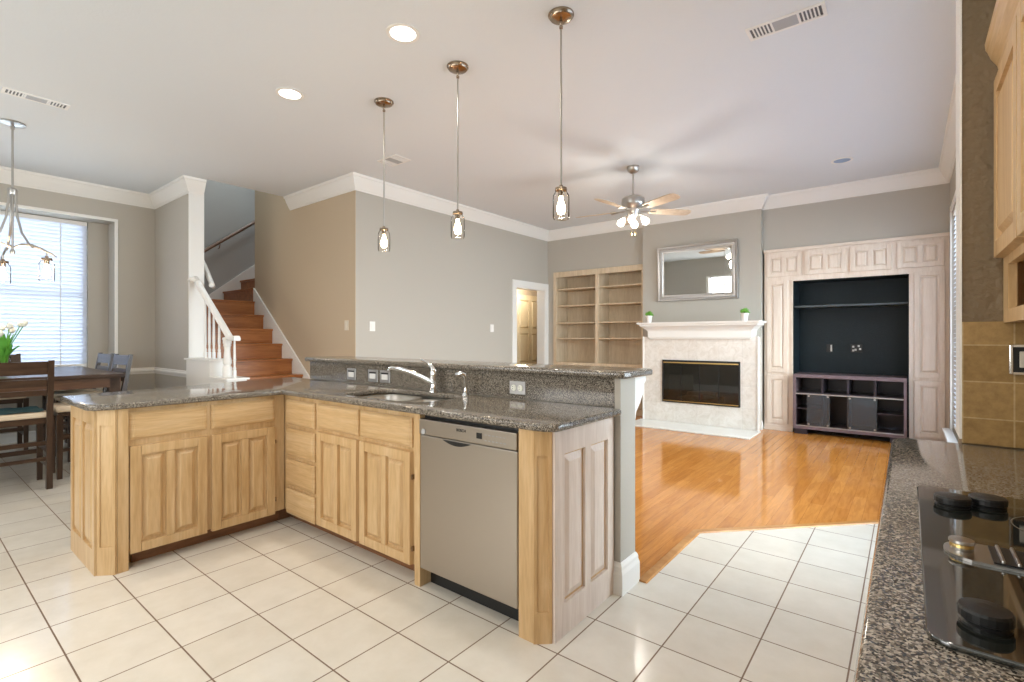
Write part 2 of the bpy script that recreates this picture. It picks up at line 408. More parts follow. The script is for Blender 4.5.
# wood flooring of the living room lies on the slab, a few millimetres proud
wf = MB().prism([(-5.2,2.44),(-1.105,2.44),(-1.105,3.30),(-.13,4.31),(.38,4.31),(.38,7.62),(-1.57,7.62),(-3.3,7.62),(-5.2,7.62)], -.02, .004)
struct('floor_wood', wf, M['planks'])
struct('floor_hall', MB().box(-6.9,-5.2,5.2,9.2,-.02,.004), M['planks'])
tr = MB()
tr.sweep([(-1.08,2.44),(-1.08,3.29),(-.12,4.285),(.38,4.285)], [(-.025,0),(.028,0),(.022,.009),(-.02,.009)])
struct('trim_1', tr, wood('threshold_oak', [(.45,.20,.06),(.55,.27,.09),(.62,.33,.12)], (4,4,4), .2))
# ceiling with the stairwell opening beyond x = -6.87
struct('ceiling', MB().box(-8.30,.72,-2.75,2.46,CEIL,CEIL+.12).box(-6.76,.72,2.46,7.75,CEIL,CEIL+.12), M['ceiling'])
struct('ceiling_stairwell', MB().box(-9.05,-6.64,2.31,5.6,5.6,5.7), M['ceiling'])
# dining wall with the recess and window
YW0, YW1, ZT = -1.40, 1.86, 2.79
wd = MB()
wd.box(-8.30,-8.15,-2.75,YW0,0,CEIL).box(-8.30,-8.15,YW1,2.46,0,CEIL).box(-8.30,-8.15,YW0,YW1,ZT,CEIL)
wd.box(-8.60,-8.45,YW0-.1,-1.15,0,ZT+.1).box(-8.60,-8.45,1.65,YW1+.1,0,ZT+.1).box(-8.60,-8.45,-1.15,1.65,0,.86).box(-8.60,-8.45,-1.15,1.65,2.79,ZT+.1)
wd.box(-8.45,-8.30,YW0-.1,YW0,0,ZT).box(-8.45,-8.30,YW1,YW1+.1,0,ZT).box(-8.45,-8.30,YW0-.1,YW1+.1,ZT,ZT+.1)
struct('wall_left', wd, M['wall'])
struct('trim_2', MB().box(-8.147,-8.135,YW1-.0,YW1+.035,0,ZT+.035).box(-8.147,-8.135,YW0-.035,YW1,ZT,ZT+.035).box(-8.147,-8.135,YW0-.035,YW0,0,ZT), M['white'])
struct('wall_partition', MB().box(-8.30,-6.90,2.31,2.46,0,5.6), M['wall'])
struct('wall_stair_side', MB().box(-7.83,-5.35,3.51,3.66,0,5.6).box(-5.35,-5.2005,3.51,3.516,0,CEIL).box(-5.35,-5.2,3.516,3.66,CEIL+.12,5.6), M['wall_tan'])
struct('wall_stair_back', MB().box(-9.05,-8.90,2.31,5.6,0,5.6).box(-8.90,-8.30,2.31,2.46,0,5.6).box(-8.90,-7.70,5.45,5.6,0,5.6).box(-7.83,-7.70,3.66,5.45,0,5.6), M['wall_stair'])
struct('wall_stair_upper', MB().box(-6.76,-6.64,2.31,3.51,CEIL+.12,5.6), M['wall_stair'])
# living room left wall with doorway
DY0, DY1, DZ = 6.64, 7.50, 2.14
wl = MB().box(-5.35,-5.20,3.516,DY0,0,CEIL).box(-5.35,-5.20,DY1,7.75,0,CEIL).box(-5.35,-5.20,DY0,DY1,DZ,CEIL)
struct('wall_living_left', wl, M['wall'])
# far wall: strip, header over bookcase, breast, header above built-in
wf_ = MB().box(-5.20,-5.063,7.60,8.20,0,CEIL).box(-5.063,-3.30,7.60,8.20,2.46,CEIL).box(-5.063,-3.30,8.02,8.20,0,2.46)
wf_.box(-3.30,-1.58,7.50,8.20,0,CEIL)
wf_.box(-1.58,.53,7.60,8.25,2.48,CEIL).box(-1.58,.53,8.16,8.25,0,2.48)
# cut the firebox into the breast is done with pieces below the mantel
bpy_far = struct('wall_far', wf_, M['wall'])
# right living wall with tall window
RY0, RY1, RZ0, RZ1 = 2.95, 7.22, .27, 2.64
wr = MB().box(.38,.53,2.40,RY0,0,CEIL).box(.38,.53,RY1,8.2,0,CEIL).box(.38,.53,RY0,RY1,0,RZ0).box(.38,.53,RY0,RY1,RZ1,CEIL)
struct('wall_right', wr, M['wall'])
struct('wall_kitchen_end', MB().box(.143,.70,2.25,2.40,0,CEIL), M['wall_brown'])
struct('trim_3', MB().box(.137,.143,2.244,2.406,.93,CEIL), M['white'])
struct('wall_range', MB().box(.57,.72,-1.0,2.25,0,CEIL).box(.57,.72,-2.75,-2.5,0,CEIL).box(.57,.72,-2.5,-1.0,0,1.0).box(.57,.72,-2.5,-1.0,2.2,CEIL), M['wall_brown'])
ws = MB().box(-8.30,-5.4,-2.75,-2.60,0,CEIL).box(-1.4,.72,-2.75,-2.60,0,CEIL).box(-5.4,-1.4,-2.75,-2.60,0,.95).box(-5.4,-1.4,-2.75,-2.60,2.6,CEIL)
struct('wall_south', ws, M['wall'])
struct('window_added_south', MB().box(-5.4,-1.4,-2.72,-2.66,.95,1.01).box(-5.4,-1.4,-2.72,-2.66,2.54,2.6).box(-5.4,-5.34,-2.72,-2.66,1.01,2.54).box(-1.46,-1.4,-2.72,-2.66,1.01,2.54).box(-3.43,-3.37,-2.72,-2.66,1.01,2.54), M['white'])  # unseen frame added in front of the kitchen fill lamp
struct('window_added_side', MB().box(.60,.66,-2.5,-1.0,1.0,1.06).box(.60,.66,-2.5,-1.0,2.14,2.2).box(.60,.66,-2.5,-2.44,1.06,2.14).box(.60,.66,-1.06,-1.0,1.06,2.14), M['white'])  # unseen frame added in front of the side fill lamp
# hall behind the doorway
struct('wall_hall', MB().box(-6.15,-6.0,5.2,9.2,0,2.6).box(-6.15,-5.35,9.05,9.2,0,2.6).box(-6.15,-5.35,5.2,5.35,0,2.6).box(-5.50,-5.35,7.75,9.2,0,2.6), M['wall_tan'])
struct('ceiling_hall', MB().box(-6.15,-5.352,5.2,9.2,2.46,2.56), M['ceiling'])

# crown moulding
CR = [(0,3.045),(.010,3.045),(.016,3.062),(.024,3.066),(.042,3.10),(.064,3.14),(.080,3.175),(.086,3.188),(.097,3.192),(.102,3.219),(0,3.219)]
struct('trim_4', MB().sweep([(-8.15,-2.6),(-8.15,2.31),(-6.88,2.31),(-6.88,2.46)], CR), M['white'])
struct('trim_5', MB().sweep([(-6.745,3.51),(-5.2,3.51),(-5.2,7.6),(-3.30,7.6),(-3.30,7.5),(-1.58,7.5),(-1.58,7.6),(.38,7.6),(.38,2.4)], CR), M['white'])
# white end casing of the partition (post)
struct('trim_6', MB().box(-6.905,-6.878,2.302,2.468,0,CEIL-.01), M['white'])
# baseboards
BB = [(0,0),(.016,0),(.016,.085),(.010,.10),(.006,.115),(0,.12)]
struct('baseboard_left', MB().sweep([(-8.15,-2.6),(-8.15,YW0)], BB).sweep([(-8.15,YW1),(-8.15,2.31),(-6.88,2.31)], BB).sweep([(-8.45,YW0),(-8.45,YW1)], BB), M['white'])
struct('baseboard_living', MB().sweep([(-5.2,3.53),(-5.2,DY0-.10)], BB), M['white'])
struct('baseboard_breast', MB().sweep([(-1.58,7.50),(-1.58,7.57)], BB).sweep([(.38,7.22),(.38,2.4)], BB), M['white'])
# chair rail
RL = [(0,.775),(.010,.78),(.014,.80),(.026,.812),(.026,.83),(.012,.84),(.010,.855),(0,.86)]
struct('trim_7', MB().sweep([(-8.15,YW1),(-8.15,2.31),(-6.90,2.31)], RL), M['white'])

# doorway casing, hall door
cs = MB().box(-5.185,-5.20,DY0-.10,DY0,0,DZ+.11,0).box(-5.185,-5.20,DY1,DY1+.10,0,DZ+.11).box(-5.185,-5.20,DY0,DY1,DZ,DZ+.11)
cs.box(-5.36,-5.19,DY0-.002,DY0+.018,0,DZ).box(-5.36,-5.19,DY1-.018,DY1+.002,0,DZ).box(-5.36,-5.19,DY0,DY1,DZ-.018,DZ+.002)
struct('trim_8', cs, M['white'])
hd = raised_door((-5.995,7.62,0),(0,1),(1,0),0,.92,.02,2.12,cols=2,rows=3,t=.04,st=.11,mid=.10)
struct('door_1', hd, mat('ivory_door_paint', (.74,.62,.40), .4))
point('hall_lamp', (-5.65,7.5,2.2), 20, SOFT, .1)

# ------------------------------------------------------------------ dining window with blinds
o = struct('window_1', MB().box(-8.58,-8.50,-1.15,1.65,.86,.92).box(-8.58,-8.50,-1.15,1.65,2.73,2.79).box(-8.58,-8.50,-1.15,-1.09,.92,2.73).box(-8.58,-8.50,1.59,1.65,.92,2.73).box(-8.57,-8.52,-1.09,1.59,1.80,1.84).box(-8.57,-8.52,.22,.28,.92,2.73), M['white'])
g = MB().box(-8.553,-8.547,-1.09,1.59,.92,2.73).build('pane', M['glass'], o, keep=True); g['label'] = 'clear window glass'
struct('window_sill', MB().box(-8.50,-8.40,-1.2,1.68,.845,.868,.004), M['white'])
bl = thing('window_blind', (-8.47,.25,.9), 'wide white slatted blind pulled down over the dining window at left', 'blind')
sl = MB(); z = .95
while z < 2.72:
    t = 1.02
    dx, dz = .0265*math.cos(t), .0265*math.sin(t)
    sl.quadbox([(-8.47-dx,-1.14,z-dz),(-8.47+dx,-1.14,z+dz),(-8.47+dx,1.64,z+dz),(-8.47-dx,1.64,z-dz),(-8.47-dx,-1.14,z-dz+.003),(-8.47+dx,-1.14,z+dz+.003),(-8.47+dx,1.64,z+dz+.003),(-8.47-dx,1.64,z-dz+.003)])
    z += .049
sl.build('slats', M['blind'], bl)
MB().box(-8.50,-8.44,-1.14,1.64,2.735,2.785,.004).build('head_rail', M['white'], bl)
MB().box(-8.49,-8.45,-1.14,1.64,.895,.925,.004).build('bottom_rail', M['white'], bl)
cd = MB()
for y in (-.85,-.1,.62,1.38): cd.box(-8.472,-8.468,y-.006,y+.006,.91,2.74).box(-8.443,-8.441,y-.002,y+.002,.91,2.74)
cd.build('cords', M['white'], bl)

# living window + blinds
o = struct('window_2', MB().box(.45,.51,RY0,RY1,RZ0,RZ0+.06).box(.45,.51,RY0,RY1,RZ1-.06,RZ1).box(.45,.51,RY0,RY0+.06,RZ0,RZ1).box(.45,.51,RY1-.06,RY1,RZ0,RZ1).box(.45,.51,4.35,4.43,RZ0,RZ1).box(.45,.51,5.75,5.83,RZ0,RZ1), M['white'])
g = MB().box(.478,.482,RY0+.06,RY1-.06,RZ0+.06,RZ1-.06).build('pane', M['glass'], o, keep=True); g['label'] = 'clear window glass'
struct('trim_9', MB().box(.365,.38,RY1,RY1+.06,RZ0-.02,RZ1+.06).box(.365,.38,RY0-.06,RY1,RZ1,RZ1+.06).box(.365,.38,RY0-.06,RY0,RZ0-.02,RZ1).box(.30,.38,RY0-.08,RY1+.08,RZ0-.035,RZ0,.006), M['white'])
bl = thing('window_blind', (.41,5.1,.3), 'white slatted blind seen edge on beside the pale built-in at right', 'blind')
sl = MB(); z = .34
while z < 2.58:
    dx, dz = .024*math.cos(.35), .024*math.sin(.35)
    sl.quadbox([(.415-dx,RY0+.02,z-dz),(.415+dx,RY0+.02,z+dz),(.415+dx,RY1-.02,z+dz),(.415-dx,RY1-.02,z-dz),(.415-dx,RY0+.02,z-dz+.003),(.415+dx,RY0+.02,z+dz+.003),(.415+dx,RY1-.02,z+dz+.003),(.415-dx,RY1-.02,z-dz+.003)])
    z += .049
sl.build('slats', M['blind'], bl)
MB().box(.385,.44,RY0+.02,RY1-.02,2.59,2.635,.004).build('head_rail', M['white'], bl)
MB().box(.395,.435,RY0+.02,RY1-.02,.29,.315,.004).build('bottom_rail', M['white'], bl)

# ------------------------------------------------------------------ STAIRS
ST = [(-5.54,.16),(-5.82,.365),(-6.10,.57),(-6.38,.775),(-6.66,.98),(-6.94,1.185),(-7.22,1.395),(-7.50,1.605),(-7.785,1.82)]
st = thing('staircase', (-6.8,2.9,0), 'orange-brown oak staircase climbing left along the tan wall', 'stairs')
for i, (x, z) in enumerate(ST):
    xe = ST[i+1][0] if i < len(ST)-1 else -8.06
    z0 = ST[i-1][1] if i else 0
    yb = 3.485
    MB().box(xe, x+.025, 2.475, yb, z-.028, z, .006).build('tread', M['stair_wood'], st)
    MB().box(x-.018, x, 2.48, yb, z0, z-.028).build('riser', M['stair_wood'], st)
MB().box(-8.875,-8.062,2.475,3.48,1.792,1.82,.0).build('landing', M['stair_wood'], st)
for k in range(6):
    y = 3.48+.27*k; z = 2.03+.207*k
    MB().box(-8.875,-7.835,y-.022,y+.27,z-.028,z,.005).build('tread', M['stair_wood'], st)
    MB().box(-8.875,-7.835,y,y+.018,z-.207,z-.028).build('riser', M['stair_wood'], st)
# stringers (white)
sg = MB().ext([(-5.30,3.508,0),(-5.30,3.508,.12),(-5.50,3.508,.17),(-7.828,3.508,2.03),(-7.828,3.508,0)][::-1], (0,-.022,0))
sg.build('stringer', M['white'], st)
sg = MB().ext([(-8.898,2.5,1.8),(-8.898,2.5,1.95),(-8.898,3.25,1.96),(-8.898,5.3,3.59),(-8.898,5.3,1.8)], (.02,0,0)); sg.build('stringer', M['white'], st)
# wall handrails
hr = thing('wall_handrail', (-8.85,3.8,2.6), 'brown sloping handrail on the grey wall above the upper stair flight', 'handrail')
MB().tube([(-8.82,2.9,2.46),(-8.82,3.2,2.685),(-8.82,5.2,4.22)], .026).build('rail', wood('rail_walnut', [(.16,.10,.07),(.22,.14,.10),(.28,.19,.13)], (9,2,9), .35), hr, True)
for y, z in ((3.40,2.83),(4.6,3.75)):
    MB().tube([(-8.898,y,z-.09),(-8.85,y,z-.09),(-8.82,y,z-.02)], .008).build('bracket', M['bronze'], hr, True)
hr = thing('wall_handrail', (-7.3,2.5,2.3), 'short white handrail end curling out behind the post by the stairs', 'handrail')
MB().tube([(-6.74,2.50,1.92),(-6.78,2.53,1.91),(-6.85,2.54,1.955),(-7.07,2.54,2.19),(-7.9,2.54,2.92)], .03).build('rail', M['white'], hr, True)
MB().tube([(-7.3,2.462,2.28),(-7.3,2.50,2.28),(-7.3,2.54,2.33)], .01).build('bracket', M['white'], hr, True)
# knee wall under balusters
kn = MB().box(-6.876,-6.17,2.27,2.47,0,1.0).box(-6.17,-5.70,2.27,2.47,0,.81)
struct('wall_knee', kn, M['white'])
struct('trim_10', MB().box(-6.90,-6.14,2.25,2.49,1.0,1.022,.004).box(-6.14,-5.67,2.25,2.49,.81,.832,.004), M['white'])
bal = thing('stair_balustrade', (-6.3,2.37,.832), 'white balustrade with sloping handrail, newel and slim balusters by the stairs', 'railing')
def railz(x): return 1.245 + (-5.87-x)*.735
rp = [(-.032,0),(.032,0),(.036,.02),(.030,.045),(.018,.055),(-.018,.055),(-.030,.045),(-.036,.02)]
r = MB(); A = Vector((-5.87,2.37,1.235)); B = Vector((-6.876,2.37,1.235+.735*1.006))
r.ext([(A.x, A.y+a, A.z+b) for a, b in rp], (B.x-A.x, 0, B.z-A.z))
r.ext([(-5.70,2.37+a,1.235+b) for a, b in rp], (-.172,0,0)); r.sph((-5.955,2.37,1.255),.05,1,1,.55)
r.build('handrail', M['white'], bal)
MB().lathe([(.001,0),(.05,0),(.05,.10),(.042,.11),(.034,.13),(.044,.15),(.046,.18),(.036,.22),(.030,.30),(.034,.34),(.040,.345),(.038,.36),(.044,.38),(.044,.41)], (-5.955,2.37,.832), 20).build('newel_post', M['white'], bal, True)
def px2x(px, y=2.37):
    q = (px-512)/497.2; return y*(-.6225+.7826*q)/(.7826+.6225*q)
for px in (205.3,209.4,213.8,219.2,234.6):
    x = px2x(px); zb = 1.022 if x < -6.16 else .832; zt = railz(x) if x < -5.87 else 1.24
    h = zt-zb
    MB().box(x-.014,x+.014,2.356,2.384,zb,zb+.08).lathe([(.012,.08),(.016,.10),(.010,.13),(.015,.2),(.013,h*.6),(.010,h)], (x,2.37,zb), 10).build('baluster', M['white'], bal, True)
# corner scroll cap of the rail against the post
MB().lathe([(.001,-.02),(.045,-.018),(.06,0),(.045,.03),(.001,.035)], (-6.83,2.33,1.235+.735*.96+.03), 16).build('rail_rosette', M['white'], bal, True)

# ------------------------------------------------------------------ KITCHEN PENINSULA
CT0, CT1 = .884, .918
U1, N1 = (1,0), (0,-1)      # sink run faces -y
U2, N2 = (0,1), (1,0)       # leg faces +x
FY, FX = 1.70, -3.345
# --- leg cabinet
c = thing('base_cabinet', (-3.64,1.2,0), 'maple base cabinet with two drawers over two doors, leg of the peninsula', 'cabinet')
b = MB().box(-3.345,-3.322,.771,.820,0,CT0).box(-3.93,FX,.771,1.695,.095,CT0).box(-3.93,-3.44,.80,1.695,0,.095)
b.build('body', M['maple_v'], c)
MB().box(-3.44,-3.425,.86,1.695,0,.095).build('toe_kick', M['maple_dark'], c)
for i, (a0, a1) in enumerate(((.825,1.212),(1.236,1.625))):
    d = drawer_front((FX,0,0),U2,N2,a0,a1,.708,.860).build('drawer_front', M['maple_h'], c)
    d = raised_door((FX,0,0),U2,N2,a0,a1,.083,.675).build('door', M['maple_v'], c)
    ha = a0-.006 if i == 0 else a1+.006
    for hz in (.18,.57): hinge((FX,0,0),U2,N2,ha,hz).build('hinge', M['bronze'], d)
# end post + panel
ep = thing('cabinet_end_panel', (-3.64,.70,0), 'maple raised-panel end with clipped corner post at the left peninsula end', 'cabinet panel')
b = MB().prism([(-3.93,.70),(-3.385,.70),(-3.322,.763),(-3.322,.769),(-3.93,.769)], 0, CT0)
b.build('post', M['maple_v'], ep)
pn = MB(); O = (-3.93,.70,0)
slab(pn,O,U1,N1,0,.05,.0,CT0,0,.014); slab(pn,O,U1,N1,.495,.545,.0,CT0,0,.014); slab(pn,O,U1,N1,.05,.495,0,.13,0,.0138); slab(pn,O,U1,N1,.05,.495,.80,CT0,0,.0138)
for k in range(1): slab(pn,O,U1,N1,.25,.295,.13,.80,0,.0138)
for a0, a1 in ((.058,.242),(.303,.487)): slab(pn,O,U1,N1,a0,a1,.138,.792,0,.012,.03)
pn.build('panel', M['maple_v'], ep)
nn = (1/math.sqrt(2), -1/math.sqrt(2)); uu = (1/math.sqrt(2), 1/math.sqrt(2)); ln = math.hypot(.063,.065)
pn = MB(); O = (-3.385,.70,0)
slab(pn,O,uu,nn,0,ln,0,.15,0,.006); slab(pn,O,uu,nn,0,ln,.80,CT0,0,.006); slab(pn,O,uu,nn,0,.014,.15,.80,0,.006); slab(pn,O,uu,nn,ln-.014,ln,.15,.80,0,.006)
pn.build('corner_moulding', M['maple_v'], ep)

# --- corner filler + drawer stack
c = thing('base_cabinet', (-3.14,1.98,0), 'narrow maple cabinet with a stack of four drawers at the peninsula corner', 'cabinet')
MB().box(-3.93,-2.93,FY+.002,2.26,.0951,CT0).box(-3.93,-2.93,1.80,2.26,0,.095).build('body', M['maple_v'], c)
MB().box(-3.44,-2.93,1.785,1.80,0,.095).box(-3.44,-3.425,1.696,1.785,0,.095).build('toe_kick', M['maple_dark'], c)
for z0, z1 in ((.684,.852),(.476,.660),(.277,.452),(.083,.252)):
    drawer_front((0,FY,0),U1,N1,-3.30,-2.945,z0,z1).build('drawer_front', M['maple_h'], c)
# --- sink base
c = thing('base_cabinet', (-2.47,1.98,0), 'maple sink cabinet with two doors beneath two false drawer fronts', 'cabinet')
b = MB().box(-2.928,-1.985,FY,1.74,.095,CT0).box(-2.928,-2.90,1.74,2.26,.095,CT0).box(-2.0,-1.985,1.74,2.26,.095,CT0).box(-2.90,-2.0,1.74,2.26,.095,.12).box(-2.928,-1.985,1.80,2.26,0,.095)
b.box(-1.985,-1.943,1.69,2.26,0,CT0).build('body', M['maple_v'], c)
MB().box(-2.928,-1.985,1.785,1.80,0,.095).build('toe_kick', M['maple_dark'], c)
for i, (a0, a1) in enumerate(((-2.905,-2.475),(-2.450,-2.005))):
    drawer_front((0,FY,0),U1,N1,a0,a1,.700,.855).build('drawer_front', M['maple_h'], c)
    d = raised_door((0,FY,0),U1,N1,a0,a1,.095,.682).build('door', M['maple_v'], c)
    if i:
        for hz in (.18,.55): hinge((0,FY,0),U1,N1,a1+.006,hz).build('hinge', M['bronze'], d)
# --- end cabinet right
c = thing('cabinet_end_panel', (-1.22,1.98,0), 'maple raised-panel end and clipped corner post right of the dishwasher', 'cabinet panel')
MB().prism([(-1.292,1.670),(-1.215,1.670),(-1.157,1.722),(-1.157,2.262),(-1.292,2.262)], 0, CT0).build('post', M['maple_v'], c)
nn = Vector((.052,-.058)).normalized(); uu = Vector((.058,.052)).normalized(); ln = math.hypot(.058,.052)
pn = MB(); O = (-1.215,1.670,0)
slab(pn,O,uu,nn,0,ln,0,.13,0,.006); slab(pn,O,uu,nn,0,ln,.78,CT0,0,.006); slab(pn,O,uu,nn,0,.014,.13,.78,0,.006); slab(pn,O,uu,nn,ln-.014,ln,.13,.78,0,.006)
pn.build('corner_moulding', M['maple_v'], c)
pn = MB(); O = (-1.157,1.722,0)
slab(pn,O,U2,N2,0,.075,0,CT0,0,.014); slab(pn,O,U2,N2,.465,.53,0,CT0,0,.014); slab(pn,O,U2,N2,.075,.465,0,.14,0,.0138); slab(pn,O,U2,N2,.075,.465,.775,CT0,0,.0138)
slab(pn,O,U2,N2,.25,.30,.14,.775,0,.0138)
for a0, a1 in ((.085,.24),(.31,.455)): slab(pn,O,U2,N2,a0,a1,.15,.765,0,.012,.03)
q = pn.build('panel', M['panel_daylit'], c); q['label'] = 'maple raised panel paled by painted daylight'
# --- dishwasher
dw = thing('dishwasher', (-1.62,1.95,0), 'stainless steel dishwasher under the granite counter', 'dishwasher')
MB().box(-1.938,-1.297,1.72,2.25,.10,.874).build('tub', M['black'], dw)
MB().box(-1.930,-1.305,1.678,1.72,.105,.782,.006).build('door', M['steel'], dw)
cp = MB().box(-1.930,-1.305,1.672,1.72,.785,.862,.005).build('control_panel', M['steel'], dw)
MB().box(-1.938,-1.297,1.76,1.80,0,.10).build('toe_plate', M['black'], dw)
hd_ = MB(); n = 12
pts = [(-1.76+.19*i/n, 1.6745, .777) for i in range(n+1)] + [(-1.57-.19*i/n, 1.6745, .777-.020*math.sin(PI*i/n)-.001) for i in range(1,n)]
hd_.ext(pts, (0,-.003,0)); hd_.build('handle_recess', M['black'], cp)
MB().box(-1.535,-1.505,1.669,1.673,.812,.838).build('display', M['black'], cp)
bt = MB()
for k in range(6): bt.box(-1.485+.022*k,-1.473+.022*k,1.669,1.673,.806,.810).box(-1.485+.022*k,-1.473+.022*k,1.669,1.673,.832,.835)
bt.build('buttons', M['vent_mesh'], cp)
MB().cyl((-1.895,1.674,.80),(-1.895,1.668,.80),.014,seg=20).build('energy_badge', M['vent_mesh'], cp)
tc_ = bpy.data.curves.new('logo', 'FONT'); tc_.body = 'BOSCH'; tc_.size = .019; tc_.extrude = .0006
to = bpy.data.objects.new('tmp', tc_); COL.objects.link(to)
dg = bpy.context.evaluated_depsgraph_get(); me = bpy.data.meshes.new_from_object(to.evaluated_get(dg)); bpy.data.objects.remove(to)
lb = MB(); lb.bm.from_mesh(me); bmesh.ops.transform(lb.bm, matrix=Matrix.Translation((-1.665,1.6712,.829)) @ Matrix.Rotation(PI/2,4,'X'), verts=lb.bm.verts[:])
lb.build('lettering', M['black'], cp)

# --- countertop: L with clipped and rounded corners and the sink cut-out
def bowl1(): return rrect(-2.80,-2.40,1.79,2.17,.12,6)
def bowl2(): return rrect(-2.375,-2.08,1.82,2.10,.09,6)
hole = rrect(-2.82,-2.06,1.775,2.18,.12,6)
outl = [(-3.30,.74),(-3.30,1.655),(-1.20,1.655),(-1.155,1.662),(-1.115,1.69),(-1.108,1.73),(-1.108,2.262),(-4.30,2.262),(-4.28,2.0),(-4.12,1.35),(-3.99,.66),(-3.97,.645),(-3.39,.645),(-3.335,.672)]
b = curve_slab(outl, [hole], CT0, CT1, .012)
o = b.build('granite_countertop', M['granite'], None, True, origin=(0,0,0)); tag(o, 'L-shaped speckled brown granite countertop with sink cut-out', 'countertop')
# sink
sk = thing('kitchen_sink', (-2.44,1.98,.72), 'double bowl stainless undermount sink set in granite', 'sink')
def bowl(x0,x1,y0,y1,r,depth):
    mb = MB(); top = rrect(x0,x1,y0,y1,r,6); bot = rrect(x0+.03,x1-.03,y0+.03,y1-.03,max(.04,r-.03),6); low = rrect(x0+.06,x1-.06,y0+.06,y1-.06,max(.03,r-.05),6)
    oo = rrect(x0-.012,x1+.012,y0-.012,y1+.012,r+.01,6)
    rings = [[mb.bm.verts.new((x,y,z)) for x,y in q] for q, z in ((oo,CT0-.006),(oo,CT0-.001),(top,CT0-.001),(top,CT0-.02),(bot,CT0-depth+.02),(low,CT0-depth),(low,CT0-depth-.004),(oo,CT0-depth-.004),(oo,CT0-.006))]
    for a, q in zip(rings, rings[1:]):
        k = len(a)
        for i in range(k): mb.bm.faces.new((a[i],a[(i+1)%k],q[(i+1)%k],q[i]))
    mb.bm.faces.new(rings[5]); mb.bm.faces.new(rings[6][::-1])
    return mb
bowl(-2.80,-2.41,1.79,2.165,.12,.19).build('bowl', M['steel_dark'], sk, True)
bowl(-2.375,-2.08,1.82,2.12,.09,.15).build('bowl', M['steel_dark'], sk, True)
for x, y, d in ((-2.6,1.98,.19),(-2.23,1.97,.15)): MB().lathe([(.001,0),(.04,0),(.042,.004),(.03,.003),(.001,.002)], (x,y,CT0-d+.0), 20).build('drain', M['chrome'], sk, True)
# faucet
FXX, FYY = -2.395, 2.20
fc = thing('kitchen_faucet', (FXX,FYY,CT1), 'chrome single lever faucet with long spout behind the sink', 'faucet')
MB().lathe([(.001,0),(.030,0),(.030,.006),(.024,.014),(.021,.06),(.024,.10),(.026,.125),(.020,.145),(.001,.15)], (FXX,FYY,CT1), 24).build('body', M['chrome'], fc, True)
MB().tube([(FXX-.005,FYY-.01,CT1+.065),(FXX-.045,FYY-.05,CT1+.095),(FXX-.10,FYY-.105,CT1+.130),(FXX-.15,FYY-.155,CT1+.152),(FXX-.19,FYY-.195,CT1+.158),(FXX-.20,FYY-.205,CT1+.140)], .012, 12, [.019,.016,.014,.013,.013,.012]).build('spout', M['chrome'], fc, True)
MB().tube([(FXX,FYY,CT1+.135),(FXX-.015,FYY-.005,CT1+.162),(FXX-.055,FYY,CT1+.186),(FXX-.12,FYY,CT1+.205)], .01, 10, [.018,.014,.010,.008]).build('lever', M['chrome'], fc, True)
sp = thing('side_sprayer', (-2.10,2.19,CT1), 'small chrome side sprayer right of the faucet', 'sprayer')
MB().lathe([(.001,0),(.024,0),(.022,.006),(.013,.02),(.012,.05),(.001,.052)], (-2.10,2.19,CT1), 18).build('holder', M['chrome'], sp, True)
MB().tube([(-2.10,2.19,CT1+.045),(-2.10,2.19,CT1+.10),(-2.105,2.185,CT1+.125),(-2.125,2.165,CT1+.135),(-2.145,2.15,CT1+.125)], .012, 10, [.009,.012,.015,.014,.013]).build('spray_head', M['chrome'], sp, True)

# half wall behind, granite splash, bar top
struct('wall_bar', MB().box(-4.02,-1.112,2.282,2.43,0,1.066).box(-1.145,-1.112,2.262,2.282,0,1.066), M['wall'])
struct('baseboard_bar', MB().sweep([(-1.157,2.262),(-1.112,2.262),(-1.112,2.43),(-4.02,2.43)][::-1], [(-o_,z_) for o_, z_ in [(0,0),(.018,0),(.018,.10),(.012,.12),(.012,.135),(.006,.15),(0,.155)]][::-1]), M['white'])
o = MB().box(-4.02,-1.148,2.264,2.281,CT1+.001,1.066).build('granite_backsplash', M['granite'], None, origin=(0,0,0)); tag(o, 'upright speckled granite splash between counter and raised bar', 'backsplash')
b = curve_slab([(-4.055,2.235),(-1.14,2.235),(-1.085,2.25),(-1.072,2.30),(-1.072,2.56),(-1.11,2.60),(-4.055,2.60)], [], 1.067, 1.103, .012)
o = b.build('granite_bar_top', M['granite'], None, True, origin=(0,0,0)); tag(o, 'raised long granite bar top above the sink counter', 'bar top')
cb0 = None
for k, x in enumerate((-1.142,-2.2,-3.4)):
    prof = [(2.432,1.065),(2.575,1.065),(2.575,1.035),(2.55,1.02),(2.54,.97),(2.50,.92),(2.455,.88),(2.432,.80)]
    if k == 0:
        cb0 = MB().ext([(x-.035,a,z) for a, z in prof], (.06,0,0)).build('corbel', M['white'], None)
        tag(cb0, 'curved white bracket under the right end of the bar top', 'bracket')
